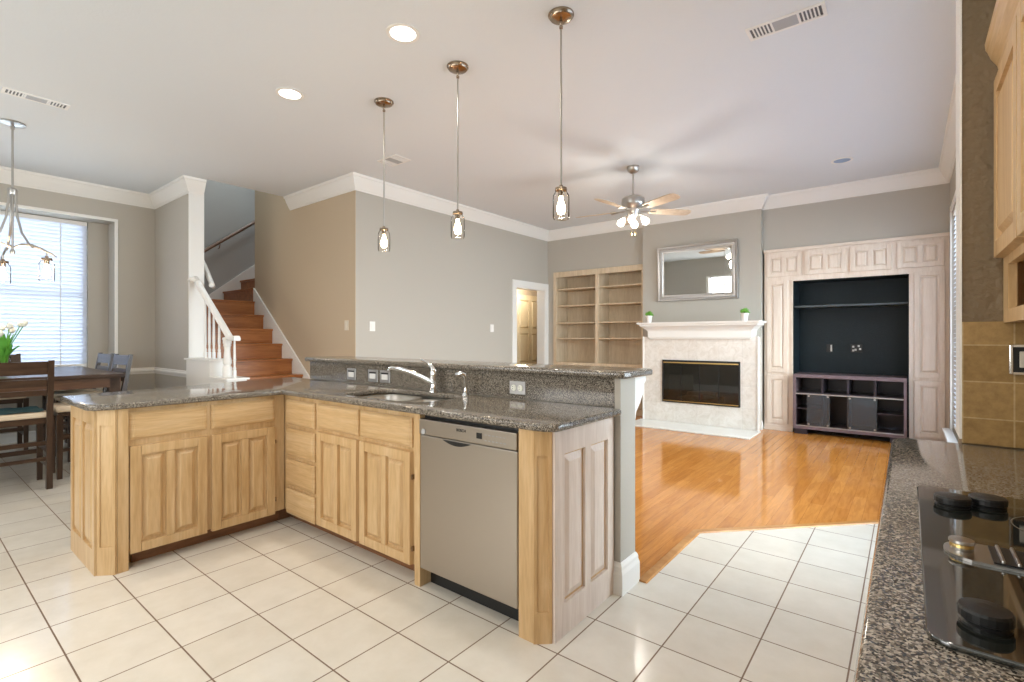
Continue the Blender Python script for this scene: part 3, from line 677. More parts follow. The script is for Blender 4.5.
# outlets on the splash
def outlet(x, z, label, style='rocker', group=None):
    o = thing('wall_outlet', (x,2.263,z), label, 'outlet')
    if style == 'rocker':
        MB().box(x-.058,x+.058,2.257,2.2635,z-.045,z+.045,.003).build('plate', M['silver'], o)
        MB().box(x-.034,x+.034,2.253,2.258,z-.022,z+.016,.002).build('rocker', M['white_plain'], o)
        MB().box(x-.040,x+.040,2.2545,2.2575,z+.018,z+.028).build('slot', M['black'], o)
    else:
        MB().box(x-.058,x+.058,2.257,2.2635,z-.038,z+.038,.003).build('plate', M['silver'], o)
        for s in (-1,1): 
            q = MB().cyl((x+s*.024,2.259,z),(x+s*.024,2.252,z),.018,seg=20).build('socket', M['petal'], o)
            MB().box(x+s*.024-.009,x+s*.024-.003,2.2505,2.2525,z-.008,z-.005).box(x+s*.024-.009,x+s*.024-.003,2.2505,2.2525,z+.005,z+.008).build('slots', M['black'], q)
    return o
outlet(-3.40,.985,'silver switch plate at the left end of the splash')
outlet(-3.125,.985,'silver switch plate, left one of the pair behind the sink')
outlet(-2.98,.985,'silver switch plate, right one of the pair behind the sink')
outlet(-1.757,.981,'silver plate with two cream sockets on the splash right of the faucet','duplex')

# ------------------------------------------------------------------ RIGHT COUNTER, COOKTOP, UPPER CABINETS
b = curve_slab([(-.046,-.9),(.568,-.9),(.568,2.235),(.0,2.235),(-.03,2.215),(-.044,2.17)], [], CT0, CT1, .012)
o = b.build('granite_countertop', M['granite'], None, True, origin=(0,0,0)); tag(o, 'straight granite countertop along the right wall carrying the cooktop', 'countertop')
c = thing('base_cabinet', (.28,.7,0), 'maple base cabinet beneath the right hand cooktop counter', 'cabinet')
MB().box(.0,.565,-.88,2.21,.095,CT0-.001).box(.07,.565,-.88,2.21,0,.095).build('body', M['maple_v'], c)
for k in range(5):
    a0 = -.86+k*.61
    raised_door((0,0,0),(0,1),(-1,0),a0,a0+.585,.11,.68).build('door', M['maple_v'], c)
    drawer_front((0,0,0),(0,1),(-1,0),a0,a0+.585,.70,.86).build('drawer_front', M['maple_h'], c)
ck = thing('cooktop', (.28,1.12,CT1), 'black glass electric cooktop set into the right counter', 'cooktop')
b = curve_slab(rrect(.017,.545,.745,1.505,.025,5), [], CT1, CT1+.008, .0025); b.build('glass_top', M['black_glass'], ck)
def ring(cx, cy, r, wd=.002):
    mb = MB(); n = 48; zz = CT1+.0083
    for rr in (r,):
        a = [mb.bm.verts.new((cx+(rr)*math.cos(2*PI*i/n), cy+(rr)*math.sin(2*PI*i/n), zz)) for i in range(n)]
        q = [mb.bm.verts.new((cx+(rr-wd)*math.cos(2*PI*i/n), cy+(rr-wd)*math.sin(2*PI*i/n), zz)) for i in range(n)]
        for i in range(n): mb.bm.faces.new((a[i],a[(i+1)%n],q[(i+1)%n],q[i]))
    return mb
for cx, cy, r_ in ((.235,1.30,.085),(.235,.93,.10),(.235,.93,.07),(.44,1.31,.09),(.44,.92,.075)): ring(cx,cy,r_).build('burner_ring', M['ring'], ck)
gr = MB(); gr.prism(rrect(.046,.50,1.03,1.12,.042,6), CT1+.008, CT1+.012).build('vent_plate', M['nickel'], ck); MB().box(.102,.49,1.036,1.114,CT1+.012,CT1+.0145).build('vent_well', M['black'], ck)
g_ = MB()
for k in range(22): x = .110+.017*k; g_.box(x,x+.005,1.037,1.113,CT1+.013,CT1+.019,.002)
g_.build('vent_slats', M['nickel'], ck)
def knob(x, y, r, name='knob', gold=False):
    z = CT1+.008
    prof = [(.001,0),(r*.93,0),(r*.95,.003),(r*.86,.005),(r*.86,.006),(r,.008),(r,.017),(r*.93,.020),(r*.3,.022),(.001,.022)]
    k = MB().lathe(prof, (x,y,z), 24).build('knob', M['black'], ck)
    return k
knob(.072,1.36,.030); knob(.128,1.395,.030); knob(.073,.82,.026)
k = MB().lathe([(.001,0),(.014,0),(.0145,.004),(.014,.010),(.0165,.012),(.016,.016),(.001,.018)], (.068,1.075,CT1+.012), 18).build('knob', M['nickel'], ck, True)
MB().lathe([(.0142,.005),(.0152,.005),(.015,.009),(.0142,.010)], (.068,1.075,CT1+.012), 18).build('brass_ring', M['brass'], k, True)
# tile splash on stub and range wall
o = struct('trim_11', MB().box(.143,.568,2.238,2.25,CT1+.001,1.322).box(.558,.57,-.9,2.238,CT1+.001,1.322), M['backsplash'])
sw = thing('switch_plate', (.29,2.237,1.2), 'ornate dark and silver switch plate on the tan tile at right', 'switch')
MB().box(.254,.335,2.228,2.2375,1.153,1.247,.003).build('plate', M['black'], sw)
MB().box(.254,.263,2.224,2.23,1.153,1.247,.002).box(.263,.335,2.225,2.229,1.153,1.160).box(.263,.335,2.225,2.229,1.240,1.247).build('silver_rim', M['chrome'], sw)
MB().box(.277,.315,2.222,2.229,1.175,1.226,.002).build('rocker', M['rocker'], sw)
# upper cabinets
uc = None
def upper(y0, y1, label):
    c = thing('wall_cabinet', (.40,(y0+y1)/2,1.32), label, 'cabinet')
    X = .2425
    b = MB().box(X,.568,y0,y1,1.505,2.222).box(X+.03,.55,y0+.02,y1-.02,1.318,1.335)
    b.box(X+.02,.568,y0,y0+.02,1.318,1.505).box(X+.02,.568,y1-.02,y1,1.318,1.505).box(.55,.568,y0+.02,y1-.02,1.318,1.505)
    b.box(X,X+.02,y0,y1,1.318,1.358).box(X,X+.02,y0+.06,y1-.10,1.497,1.505).box(X,X+.02,y0,y0+.06,1.358,1.505).box(X,X+.02,y1-.10,y1,1.358,1.505)
    b.build('body', M['maple_v'], c)
    m_ = (y0+y1)/2
    for a0, a1 in ((y0+.01,m_-.004),(m_+.004,y1-.015)): raised_door((X,0,0),(0,1),(-1,0),a0,a1,1.525,2.10,cols=1).build('door', M['maple_v'], c)
    # lattice of the rack
    rk = MB(); ya, yb = y0+.06, y1-.10; n = 3; s_ = (yb-ya)/n
    for k in range(n):
        rk.cyl((X+.05,ya+k*s_,1.36),(X+.05,ya+(k+1)*s_,1.495),.007,seg=6).cyl((X+.05,ya+k*s_,1.495),(X+.05,ya+(k+1)*s_,1.36),.007,seg=6)
    rk.build('rack_lattice', M['maple_h'], c)
    cr = [(0,2.117),(.006,2.117),(.008,2.135),(.012,2.142),(.014,2.152),(.030,2.18),(.038,2.205),(.042,2.212),(.044,2.232),(0,2.232)]
    MB().sweep([(X,y0),(X,y1)][::-1], cr).build('crown', M['maple_h'], c)
    return c
upper(1.35,2.248,'honey maple wall cabinet with crown, beside the brown wall at right')
upper(.55,1.345,'honey maple wall cabinet above the cooktop, just outside the view')

# ------------------------------------------------------------------ BOOKCASE
bk = thing('bookcase', (-4.18,7.8,0), 'tall built-in oak bookcase with two bays of empty shelves', 'bookcase')
X0, X1, Yf = -5.062, -3.302, 7.578
b = MB().box(X0,X0+.06,Yf,7.61,0,2.36).box(X0+.02,X0+.04,7.61,8.015,0,2.40).box(X1-.06,X1,Yf,7.61,0,2.36).box(X1-.03,X1,7.61,8.015,0,2.40)
b.box(-4.20,-4.14,Yf,7.61,0,2.36).box(-4.185,-4.155,7.61,8.0,0,2.40).box(X0,X1,Yf,7.61,2.36,2.455).box(X0,X1,7.61,8.0,2.40,2.44)
for xa_, xb_ in ((X0+.06,-4.20),(-4.14,X1-.06)): b.box(xa_,xb_,Yf,7.61,0,.10).box(xa_,xb_,Yf,7.61,.76,.83)
b.build('frame', M['shelf_wood'], bk)
MB().box(X0+.01,X1,8.0,8.015,0,2.44).build('back_panel', M['shelf_wood'], bk)
for xa, xb in ((X0+.045,-4.187),(-4.153,X1-.03)):
    for z in (.79,1.245,1.52,1.83,2.13):
        MB().box(xa,xb,7.615,7.995,z,z+.022,.003).build('shelf', M['shelf_wood'], bk)
for a0, a1 in ((X0+.065,-4.205),(-4.135,X1-.065)):
    raised_door((0,Yf,0),U1,N1,a0,a1,.11,.75,cols=2).build('door', M['shelf_wood'], bk)

# ------------------------------------------------------------------ FIREPLACE
fp = thing('fireplace', (-2.37,7.25,0), 'white marble fireplace with moulded mantel and brass-trimmed glass doors', 'fireplace')
SX0, SX1, SY = -3.17, -1.572, 7.25
FX0, FX1, FZ0, FZ1 = -2.875, -1.785, .315, .94
MB().box(SX0,FX0,SY,7.498,0,1.285).box(FX1,SX1,SY,7.498,0,1.285).box(FX0,FX1,SY,7.498,0,FZ0).box(FX0,FX1,SY,7.498,FZ1,1.285).build('surround', M['marble'], fp)
for xa_ in (SX0-.022,SX1): MB().box(xa_,xa_+.022,SY-.010,SY+.02,.02,1.285,.003).build('edge_trim', M['white'], fp)
MB().box(-3.22,-1.53,6.64,7.24,.005,.022,.004).build('hearth', M['marble_w'], fp)
# mantel: stack of moulding steps
mt = MB()
mp = [(0,1.245),(.035,1.245),(.045,1.262),(.055,1.27),(.058,1.36),(.072,1.385),(.105,1.415),(.140,1.435),(.150,1.442),(.152,1.462),(.178,1.468),(.185,1.495),(0,1.495)]
mt.sweep([(SX0-.0,7.499),(SX0-.0,SY-.0),(SX1,SY),(SX1,7.499)], [(-a if False else -a, z) for a, z in mp]) if False else None
mt.sweep([(SX0+.14,7.499),(SX0+.14,SY),(SX1-.12,SY),(SX1-.12,7.499)], mp)
mt.box(SX0+.142,SX1-.122,SY-.01,7.499,1.25,1.494)
mt.build('mantel', M['white'], fp)
ff = MB().box(FX0,FX1,SY-.022,SY-.004,FZ1-.028,FZ1).box(FX0,FX1,SY-.022,SY-.004,FZ0,FZ0+.022).box(FX0,FX0+.02,SY-.022,SY-.004,FZ0,FZ1).box(FX1-.02,FX1,SY-.022,SY-.004,FZ0,FZ1)
ff.box(-2.60,-2.592,SY-.016,SY-.006,FZ0,FZ1).box(-2.334,-2.326,SY-.016,SY-.006,FZ0,FZ1).box(-2.07,-2.062,SY-.016,SY-.006,FZ0,FZ1)
ff.build('door_frame', M['black'], fp)
for za_, zb_ in ((FZ1-.046,FZ1-.028),(FZ0+.018,FZ0+.030)): MB().box(FX0+.018,FX1-.018,SY-.030,SY-.020,za_,zb_,.002).build('brass_strip', M['brass'], fp)
MB().box(FX0+.02,FX1-.02,SY-.012,SY-.008,FZ0+.02,FZ1-.03).build('glass_door', M['fire_glass'], fp)
fb = MB().box(FX0,FX1,7.47,7.496,FZ0,FZ1).box(FX0,FX0+.01,SY,7.47,FZ0,FZ1).box(FX1-.01,FX1,SY,7.47,FZ0,FZ1).box(FX0+.01,FX1-.01,SY,7.47,FZ0,FZ0+.006)
fb.build('firebox_lining', M['firebox'], fp)
lg = MB(); 
for (a, b_, r_) in (((-2.6,7.36,.37),(-2.05,7.40,.38),.042),((-2.55,7.40,.44),(-2.12,7.34,.46),.036),((-2.68,7.33,.36),(-2.40,7.42,.40),.03)):
    lg.tube([a, tuple((Vector(a)+Vector(b_))/2+Vector((0,0,.012))), b_], r_, 8)
lg.build('gas_logs', M['log'], fp, True)
MB().sph((-2.33,7.30,.42),.035,1,.8,1.3).build('ember', M['terra'], fp, True)
# plants
def potted(x, y, z, label):
    p = thing('potted_plant', (x,y,z), label, 'plant', 'small plants on the mantel')
    MB().lathe([(.001,0),(.034,0),(.046,.085),(.050,.09),(.050,.10),(.044,.10),(.040,.08),(.001,.08)], (x,y,z), 20).build('pot', M['white_plain'], p, True)
    f = MB(); rnd = random.Random(3)
    for k in range(80):
        a = rnd.uniform(0,2*PI); e = rnd.uniform(.1,1.5); r = rnd.uniform(.055,.085)
        q = Vector((math.cos(a)*math.cos(e)*r*1.15, math.sin(a)*math.cos(e)*r*1.15, math.sin(e)*r*1.0)); c0 = Vector((x,y,z+.098))
        d = q.normalized(); s_ = d.cross(Vector((0,0,1)))
        s_ = s_.normalized()*.011 if s_.length > .01 else Vector((.011,0,0)); nrm = s_.cross(d).normalized()*.003
        b0 = c0+q*.25; tp = c0+q; md = c0+q*.68
        v = [f.bm.verts.new(t) for t in (b0, md+s_+nrm, tp, md-s_+nrm)]; f.bm.faces.new(v)
        f.sph(tuple(md), .009, 1.1, 1.1, .8, 6)
    f.build('foliage', M['leaf2'], p); return p
potted(-3.035,7.12,1.496,'small green plant in white pot at the left end of the mantel')
potted(-1.70,7.12,1.496,'small green plant in white pot at the right end of the mantel')
# mirror
mr = thing('wall_mirror', (-2.40,7.49,1.80), 'rectangular mirror in ornate silver frame above the fireplace', 'mirror')
mx0, mx1, mz0, mz1 = -3.035, -1.865, 1.825, 2.66
def frame_sweep(x0,x1,z0,z1,prof,y):
    mb = MB(); cs_ = [(x0,z0),(x1,z0),(x1,z1),(x0,z1)]; sg_ = [(1,1),(-1,1),(-1,-1),(1,-1)]; rows = []
    for (cx,cz),(sx,sz) in zip(cs_, sg_): rows.append([mb.bm.verts.new((cx+sx*i_, y-d_, cz+sz*i_)) for i_, d_ in prof])
    k = len(prof)
    for j in range(4):
        a, q = rows[j], rows[(j+1)%4]
        for i in range(k): mb.bm.faces.new((a[i],a[(i+1)%k],q[(i+1)%k],q[i]))
    return mb
frame_sweep(mx0,mx1,mz0,mz1,[(0,0),(0,.030),(.008,.042),(.018,.038),(.03,.028),(.05,.024),(.066,.032),(.074,.030),(.078,.020),(.095,.014),(.098,.0)],7.497).build('frame', M['silver'], mr, True)
bd = MB(); n = 62
def beads(xa, za, xb, zb, n):
    for i in range(n):
        t = (i+.5)/n; bd.sph((xa+(xb-xa)*t, 7.47, za+(zb-za)*t), .0095, seg=6)
i_ = .038
beads(mx0+i_,mz0+i_,mx1-i_,mz0+i_,46); beads(mx0+i_,mz1-i_,mx1-i_,mz1-i_,46); beads(mx0+i_,mz0+i_,mx0+i_,mz1-i_,32); beads(mx1-i_,mz0+i_,mx1-i_,mz1-i_,32)
bd.build('bead_ornament', M['silver_dark'], mr); mr.rotation_euler = (math.radians(2.2),0,0)
MB().box(mx0+.09,mx1-.09,7.483,7.495,mz0+.09,mz1-.09).build('mirror_glass', M['mirror'], mr)

# ------------------------------------------------------------------ TV BUILT-IN
tv = thing('entertainment_cabinet', (-.6,7.6,0), 'whitewashed built-in wall cabinet framing a black television niche', 'cabinet')
Yt = 7.585; nx0, nx1, nz1 = -1.205, .014, 2.03
b = MB().box(-1.555,nx0,Yt,7.62,0,2.475).box(nx1,.378,Yt,7.62,0,2.475).box(nx0,nx1,Yt,7.62,nz1,2.475)
b.box(-1.555,nx0-.012,7.62,8.1,0,2.475).box(nx1+.012,.378,7.62,8.1,0,2.475).box(nx0-.012,nx1+.012,7.62,8.1,nz1+.012,2.475)
b.build('face_frame', M['pickled'], tv)
MB().box(-1.565,.379,Yt-.02,Yt,2.435,2.478,.004).build('top_moulding', M['pickled_h'], tv)
MB().sweep([(nx0,0),(nx0,1)],[(0,0),(0.001,0),(0,.001)]) if False else None
MB().box(nx0-.018,nx0,Yt-.010,Yt+.005,0,nz1+.018).box(nx1,nx1+.018,Yt-.010,Yt+.005,0,nz1+.018).box(nx0,nx1,Yt-.010,Yt+.005,nz1,nz1+.018).build('niche_trim', M['pickled'], tv)
for a0, a1 in ((-1.52,-1.105),(-1.065,-.610),(-.570,-.150),(-.100,.332)): raised_door((0,Yt,0),U1,N1,a0,a1,2.10,2.405,cols=2,st=.05,mid=.05).build('door', M['pickled'], tv)
for a0, a1 in ((-1.520,-1.262),(.060,.340)):
    raised_door((0,Yt,0),U1,N1,a0,a1,.80,2.048,cols=1,st=.055).build('door', M['pickled'], tv)
    raised_door((0,Yt,0),U1,N1,a0,a1,.10,.760,cols=1,st=.055).build('door', M['pickled'], tv)
MB().box(-1.556,nx0,Yt-.012,Yt,0,.075).box(nx1,.378,Yt-.012,Yt,0,.075).build('base_moulding', M['pickled_h'], tv)
MB().box(nx0-.01,nx0,7.60,8.09,0,nz1+.01).box(nx1,nx1+.01,7.60,8.09,0,nz1+.01).box(nx0,nx1,7.60,8.09,nz1,nz1+.01).box(nx0,nx1,8.08,8.09,0,nz1).build('niche_lining', M['black_wall'], tv)
MB().box(nx0+.002,nx1-.002,7.66,8.078,1.675,1.70,.003).build('niche_shelf', mat('shelf_edge_grey', (.06,.075,.08), .4), tv)
for x, lab in ((-.84,'small black outlet at left on the black niche wall'),(-.535,'wide outlet plate at right on the black niche wall')):
    o = thing('wall_outlet', (x,8.078,1.12), lab, 'outlet')
    wdt = .035 if x < -.7 else .065
    MB().box(x-wdt,x+wdt,8.072,8.079,1.07,1.18,.003).build('plate', M['black'], o)
    q = MB()
    if x < -.7: q.box(x+.012,x+.030,8.068,8.073,1.08,1.17)
    else:
        for dx_, dz_ in ((-.045,.02),(-.02,-.02),(.015,.03),(.03,-.01),(-.045,-.03)): q.box(x+dx_,x+dx_+.022,8.066,8.073,1.115+dz_,1.14+dz_)
    q.build('sockets', M['silver'], o)
# media console
mc = thing('media_console', (-.585,7.70,0), 'dark espresso media console with glass sliding doors inside the niche', 'console')
a0, a1, cy0, cy1 = -1.185, -.005, 7.47, 7.95
fr = MB().box(a0,a1,cy0,cy1,.745,.79,.003).box(a0,a0+.03,cy0,cy1,.075,.745).box(a1-.03,a1,cy0,cy1,.075,.745).box(a0+.03,a1-.03,cy0,cy1,.075,.11)
fr.build('frame', M['console_trim'], mc)
MB().box(a0+.03,a1-.03,cy1-.01,cy1,.11,.745).build('back_panel', M['console'], mc)
MB().box(a0+.03,a1-.03,cy0+.02,cy1-.01,.535,.555).build('shelf', M['console'], mc)
MB().box(a0+.03,a1-.03,cy0+.004,cy0+.019,.528,.542).box(a0+.03,a1-.03,cy0+.004,cy0+.019,.112,.124).build('door_track', M['silver'], mc)
for x in (-.86,-.585,-.31): MB().box(x-.012,x+.012,cy0+.03,cy1-.01,.11,.745).build('divider', M['console'], mc)
for xa, xb in ((a0+.03,-.872),(-.298,a1-.03)): MB().box(xa,xb,cy0+.04,cy1-.01,.33,.345).build('shelf', M['console'], mc)
for x0_, x1_ in ((-1.03,-.775),(-.585,-.29)):
    gd = MB().box(x0_,x1_,cy0+.008,cy0+.014,.122,.530).build('glass_door', M['glass_dark'], mc)
    q = MB()
    for xx in (x0_+.012,x1_-.032):
        for zz in (.135,.500): q.box(xx,xx+.02,cy0+.002,cy0+.009,zz,zz+.02)
    q.build('clip', M['silver'], gd)
for x0_ in (a0+.01,a1-.16): MB().box(x0_,x0_+.15,cy0+.02,cy1,.006,.075).build('foot', M['console'], mc)

# ------------------------------------------------------------------ DINING SET
def chair_make(loc, rz, label):
    t = thing('dining_chair', loc, label, 'chair', None, rz)
    # local: faces +x, back at x=0, width along y centred
    def bd_(mb, name, m, par=t, **k): return mb.build(name, m, par, keep=True, **k)
    W = .43
    for s in (-1,1):
        y = s*(W/2)
        p = MB().quadbox([(-.02,y-.02,0),(.03,y-.02,0),(.03,y+.02,0),(-.02,y+.02,0),(-.035,y-.02,.62),(.012,y-.02,.62),(.012,y+.02,.62),(-.035,y+.02,.62)])
        p.quadbox([(-.035,y-.02,.62),(.012,y-.02,.62),(.012,y+.02,.62),(-.035,y+.02,.62),(-.105,y-.018,1.082),(-.072,y-.018,1.082),(-.072,y+.018,1.082),(-.105,y+.018,1.082)])
        fix(p, (0,0,0)); o = rawbuild(p, 'rear_leg', M['espresso_v'], t)
        p = MB().quadbox([(.41,y-.018,0),(.445,y-.018,0),(.445,y+.018,0),(.41,y+.018,0),(.40,y-.022,.60),(.445,y-.022,.60),(.445,y+.022,.60),(.40,y+.022,.60)])
        rawbuild(p, 'front_leg', M['espresso_v'], t)
        for za in (.30,.18): rawbuild(MB().box(.01,.42,y-.012,y+.012,za,za+.032), 'side_stretcher', M['espresso'], t)
    rawbuild(MB().box(-.005,.43,-W/2,W/2,.55,.60), 'seat_frame', M['espresso'], t)
    for xa, xb, za, zb in ((.0,.015,.37,.405),(.0,.015,.24,.27),(.42,.435,.24,.28)): rawbuild(MB().box(xa,xb,-W/2,W/2,za,zb), 'stretcher', M['espresso'], t)
    rawbuild(MB().box(-.01,.455,-W/2-.005,W/2+.005,.60,.645,.014), 'seat', M['cushion'], t)
    def bx(z): return -.015-(z-.62)/.462*.065
    for z0, z1 in ((.965,1.072),(.865,.925),(.79,.835)):
        rawbuild(MB().quadbox([(bx(z0)-.010,-W/2+.018,z0),(bx(z0)+.010,-W/2+.018,z0),(bx(z0)+.010,W/2-.018,z0),(bx(z0)-.010,W/2-.018,z0),(bx(z1)-.010,-W/2+.018,z1),(bx(z1)+.010,-W/2+.018,z1),(bx(z1)+.010,W/2-.018,z1),(bx(z1)-.010,W/2-.018,z1)]), 'back_slat', M['espresso'], t)
    return t
def fix(mb, v): pass
def rawbuild(mb, name, m, parent, smooth=False):
    bmesh.ops.recalc_face_normals(mb.bm, faces=mb.bm.faces[:])
    me = bpy.data.meshes.new(name); mb.bm.to_mesh(me); mb.bm.free(); me.materials.append(m)
    if smooth:
        for p in me.polygons: p.use_smooth = True
    o = bpy.data.objects.new(name, me); COL.objects.link(o); o.parent = parent; return o
ch = chair_make((-5.65,.635,0), PI, 'dark wood counter-height chair in front, back towards the kitchen')
for c_ in list(ch.children): pass
def chair_dup(loc, rz, label): return dup(ch, loc, rz, label)
chair_dup((-7.64,1.58,0), -PI/2+.06, 'dark wood chair at the far table side, farther left of the two')
chair_dup((-6.94,1.58,0), -PI/2+.06, 'dark wood chair at the far table side, nearer the kitchen counter')
chair_dup((-8.08,.745,0), 0, 'dark wood chair across the table before the window')
cl = MB(); n = 10   # draped teal cloth on the front chair seat
g_ = [[None]*(n+1) for _ in range(n+1)]
for i in range(n+1):
    for j in range(n+1):
        x = -6.08+.40*i/n; y = .36+.47*j/n
        z = .650+.010*math.sin(i*1.1+j*.7)*math.sin(j*.9)+.008
        g_[i][j] = cl.bm.verts.new((x,y,z))
for i in range(n):
    for j in range(n): cl.bm.faces.new((g_[i][j],g_[i+1][j],g_[i+1][j+1],g_[i][j+1]))
bmesh.ops.solidify(cl.bm, geom=cl.bm.faces[:], thickness=.012)
o = cl.build('seat_pad', M['teal'], None, True); tag(o, 'dark teal pad lying on the seat of the front dining chair', 'seat pad')
# stool tucked at the table corner
sl_ = thing('dining_stool', (-6.13,1.16,0), 'dark wood stool with tan seat tucked at the table beside the front chair', 'stool')
for x in (-5.96,-6.28):
    for y in (.965,1.30): MB().quadbox([(x-.018,y-.018,0),(x+.018,y-.018,0),(x+.018,y+.018,0),(x-.018,y+.018,0),(x-.024,y-.024,.58),(x+.024,y-.024,.58),(x+.024,y+.024,.58),(x-.024,y+.024,.58)]).build('leg', M['espresso_v'], sl_)
MB().box(-6.29,-5.945,.95,1.315,.56,.60).build('seat_frame', M['espresso'], sl_)
MB().box(-6.31,-5.925,.935,1.33,.60,.655,.015).build('seat', M['cushion'], sl_)
for xa, za in ((-5.97,.37),(-5.97,.24),(-6.29,.30)): MB().box(xa,xa+.02,.98,1.29,za,za+.03).build('stretcher', M['espresso'], sl_)
# table
tb = thing('dining_table', (-6.6,.7,0), 'square dark wood counter-height dining table', 'table')
TX0, TX1, TY0, TY1 = -8.03, -6.02, -.05, 1.46
MB().box(TX0,TX1,TY0,TY1,.885,.92,.005).build('tabletop', M['espresso'], tb)
MB().box(TX0+.03,TX1-.03,TY0+.03,TY0+.055,.79,.885).box(TX0+.03,TX1-.03,TY1-.055,TY1-.03,.79,.885).box(TX0+.03,TX0+.055,TY0+.055,TY1-.055,.79,.885).box(TX1-.055,TX1-.03,TY0+.055,TY1-.055,.79,.885).build('apron', wood('walnut_apron', [(.07,.035,.018),(.11,.055,.030),(.16,.085,.045)], (3,3,24), .3), tb)
for x in (TX0+.075,TX1-.075):
    for y in (TY0+.075,TY1-.075): MB().box(x-.045,x+.045,y-.045,y+.045,0,.884,.004).build('leg', M['espresso_v'], tb)
# vase with tulips
vs = thing('tulip_vase', (-6.42,.655,.92), 'clear glass vase of white tulips with green leaves on dining table', 'vase')
vx, vy = -6.42, .655
MB().lathe([(.001,0),(.045,0),(.047,.01),(.040,.08),(.052,.19),(.048,.19),(.036,.08),(.040,.012),(.001,.010)], (vx,vy,.92), 20).build('glass', M['jar'], vs, True)
stm = MB(); pet = MB(); lf = MB(); rnd = random.Random(5)
for k in range(9):
    a = k*2*PI/9+.3; r_ = .05+.08*rnd.random() + (.03 if k % 2 else 0); h = .33+.13*rnd.random()
    tip = Vector((vx+math.cos(a)*r_, vy+math.sin(a)*r_, .92+h))
    stm.tube([(vx+math.cos(a)*.015,vy+math.sin(a)*.015,.94),(vx+math.cos(a)*r_*.35,vy+math.sin(a)*r_*.35,.92+h*.6),tuple(tip)], .004, 6)
    d_ = Vector((math.cos(a)*.4, math.sin(a)*.4, 1)).normalized(); q_ = d_.to_track_quat('Z','Y').to_matrix()
    pet.lathe([(.001,0),(.018,.006),(.026,.022),(.026,.036),(.017,.055),(.004,.062)], tuple(tip), 8, q_)
for k in range(14):
    a = k*2*PI/14; r_ = .07+.06*rnd.random(); h = .22+.14*rnd.random(); dr = Vector((math.cos(a),math.sin(a),0)); sd = Vector((-math.sin(a),math.cos(a),0))
    c0 = Vector((vx,vy,1.02)); pts = []
    for t, w_ in ((0,.004),(.35,.020),(.7,.022),(1,.001)):
        p = c0+dr*r_*t**1.3+Vector((0,0,h*t-.06*t*t)); pts.append((p-sd*w_, p+dr*.006+Vector((0,0,-.002)), p+sd*w_))
    for u_, v_ in zip(pts, pts[1:]):
        A_ = [lf.bm.verts.new(x) for x in (u_[0],u_[1],v_[1],v_[0])]; lf.bm.faces.new(A_)
        A_ = [lf.bm.verts.new(x) for x in (u_[1],u_[2],v_[2],v_[1])]; lf.bm.faces.new(A_)
stm.build('stems', M['leaf'], vs, True); pet.build('tulip_blooms', M['petal'], vs, True)
lf.build('leaves', M['leaf'], vs)

# ------------------------------------------------------------------ LIGHT FIXTURES
def jar_parts(t, x, y, z, s=1.0, flip=False):
    # z = top of the socket cap ; jar hangs below
    r = .034*s
    MB().lathe([(.001,0),(.010*s,0),(.012*s,-.012*s),(r*1.0,-.016*s),(r*1.05,-.030*s),(r*.95,-.034*s),(r*.5,-.036*s),(r*.48,-.066*s),(.001,-.068*s)], (x,y,z), 20).build('socket_cap', M['bronze'], t, True)
    MB().lathe([(r*.98,-.030*s),(r*1.05,-.042*s),(r*1.38,-.060*s),(r*1.42,-.085*s),(r*1.42,-.185*s),(r*1.30,-.198*s),(r*1.2,-.200*s)], (x,y,z), 24).build('glass_jar', M['jar'], t, True)
    MB().lathe([(.001,-.062*s),(.010*s,-.066*s),(.012*s,-.085*s),(.022*s,-.115*s),(.026*s,-.140*s),(.020*s,-.165*s),(.001,-.175*s)], (x,y,z), 14).build('bulb', M['bulb'], t, True)
PEN = [((-1.637,2.534),'clear jar pendant lamp on long rod, nearest of three over the bar'),((-2.531,2.555),'clear jar pendant lamp on long rod, middle of three over the bar'),((-3.385,2.557),'clear jar pendant lamp on long rod, farthest of three over the bar')]
x, y = PEN[0][0]
pd = thing('pendant_lamp', (x,y,CEIL), PEN[0][1], 'pendant lamp', 'jar pendants over the bar')
MB().lathe([(.001,0),(.078,0),(.078,-.008),(.070,-.014),(.066,-.024),(.050,-.032),(.030,-.036),(.012,-.040),(.001,-.040)], (x,y,CEIL), 28).build('canopy', M['bronze'], pd, True)
MB().lathe([(.001,-.038),(.010,-.042),(.012,-.055),(.006,-.065),(.012,-.072),(.010,-.085),(.001,-.09)], (x,y,CEIL), 12).build('swivel', M['bronze'], pd, True)
MB().cyl((x,y,CEIL-.085),(x,y,2.185),.006,seg=10).build('rod', M['nickel'], pd, True)
jar_parts(pd, x, y, 2.19, 1.03)
for (xy, lab) in PEN[1:]: dup(pd, (xy[0],xy[1],CEIL), None, lab)
for (xy, lab) in PEN: point('pendant_glow', (xy[0],xy[1],1.955), 5, WARM, .03)

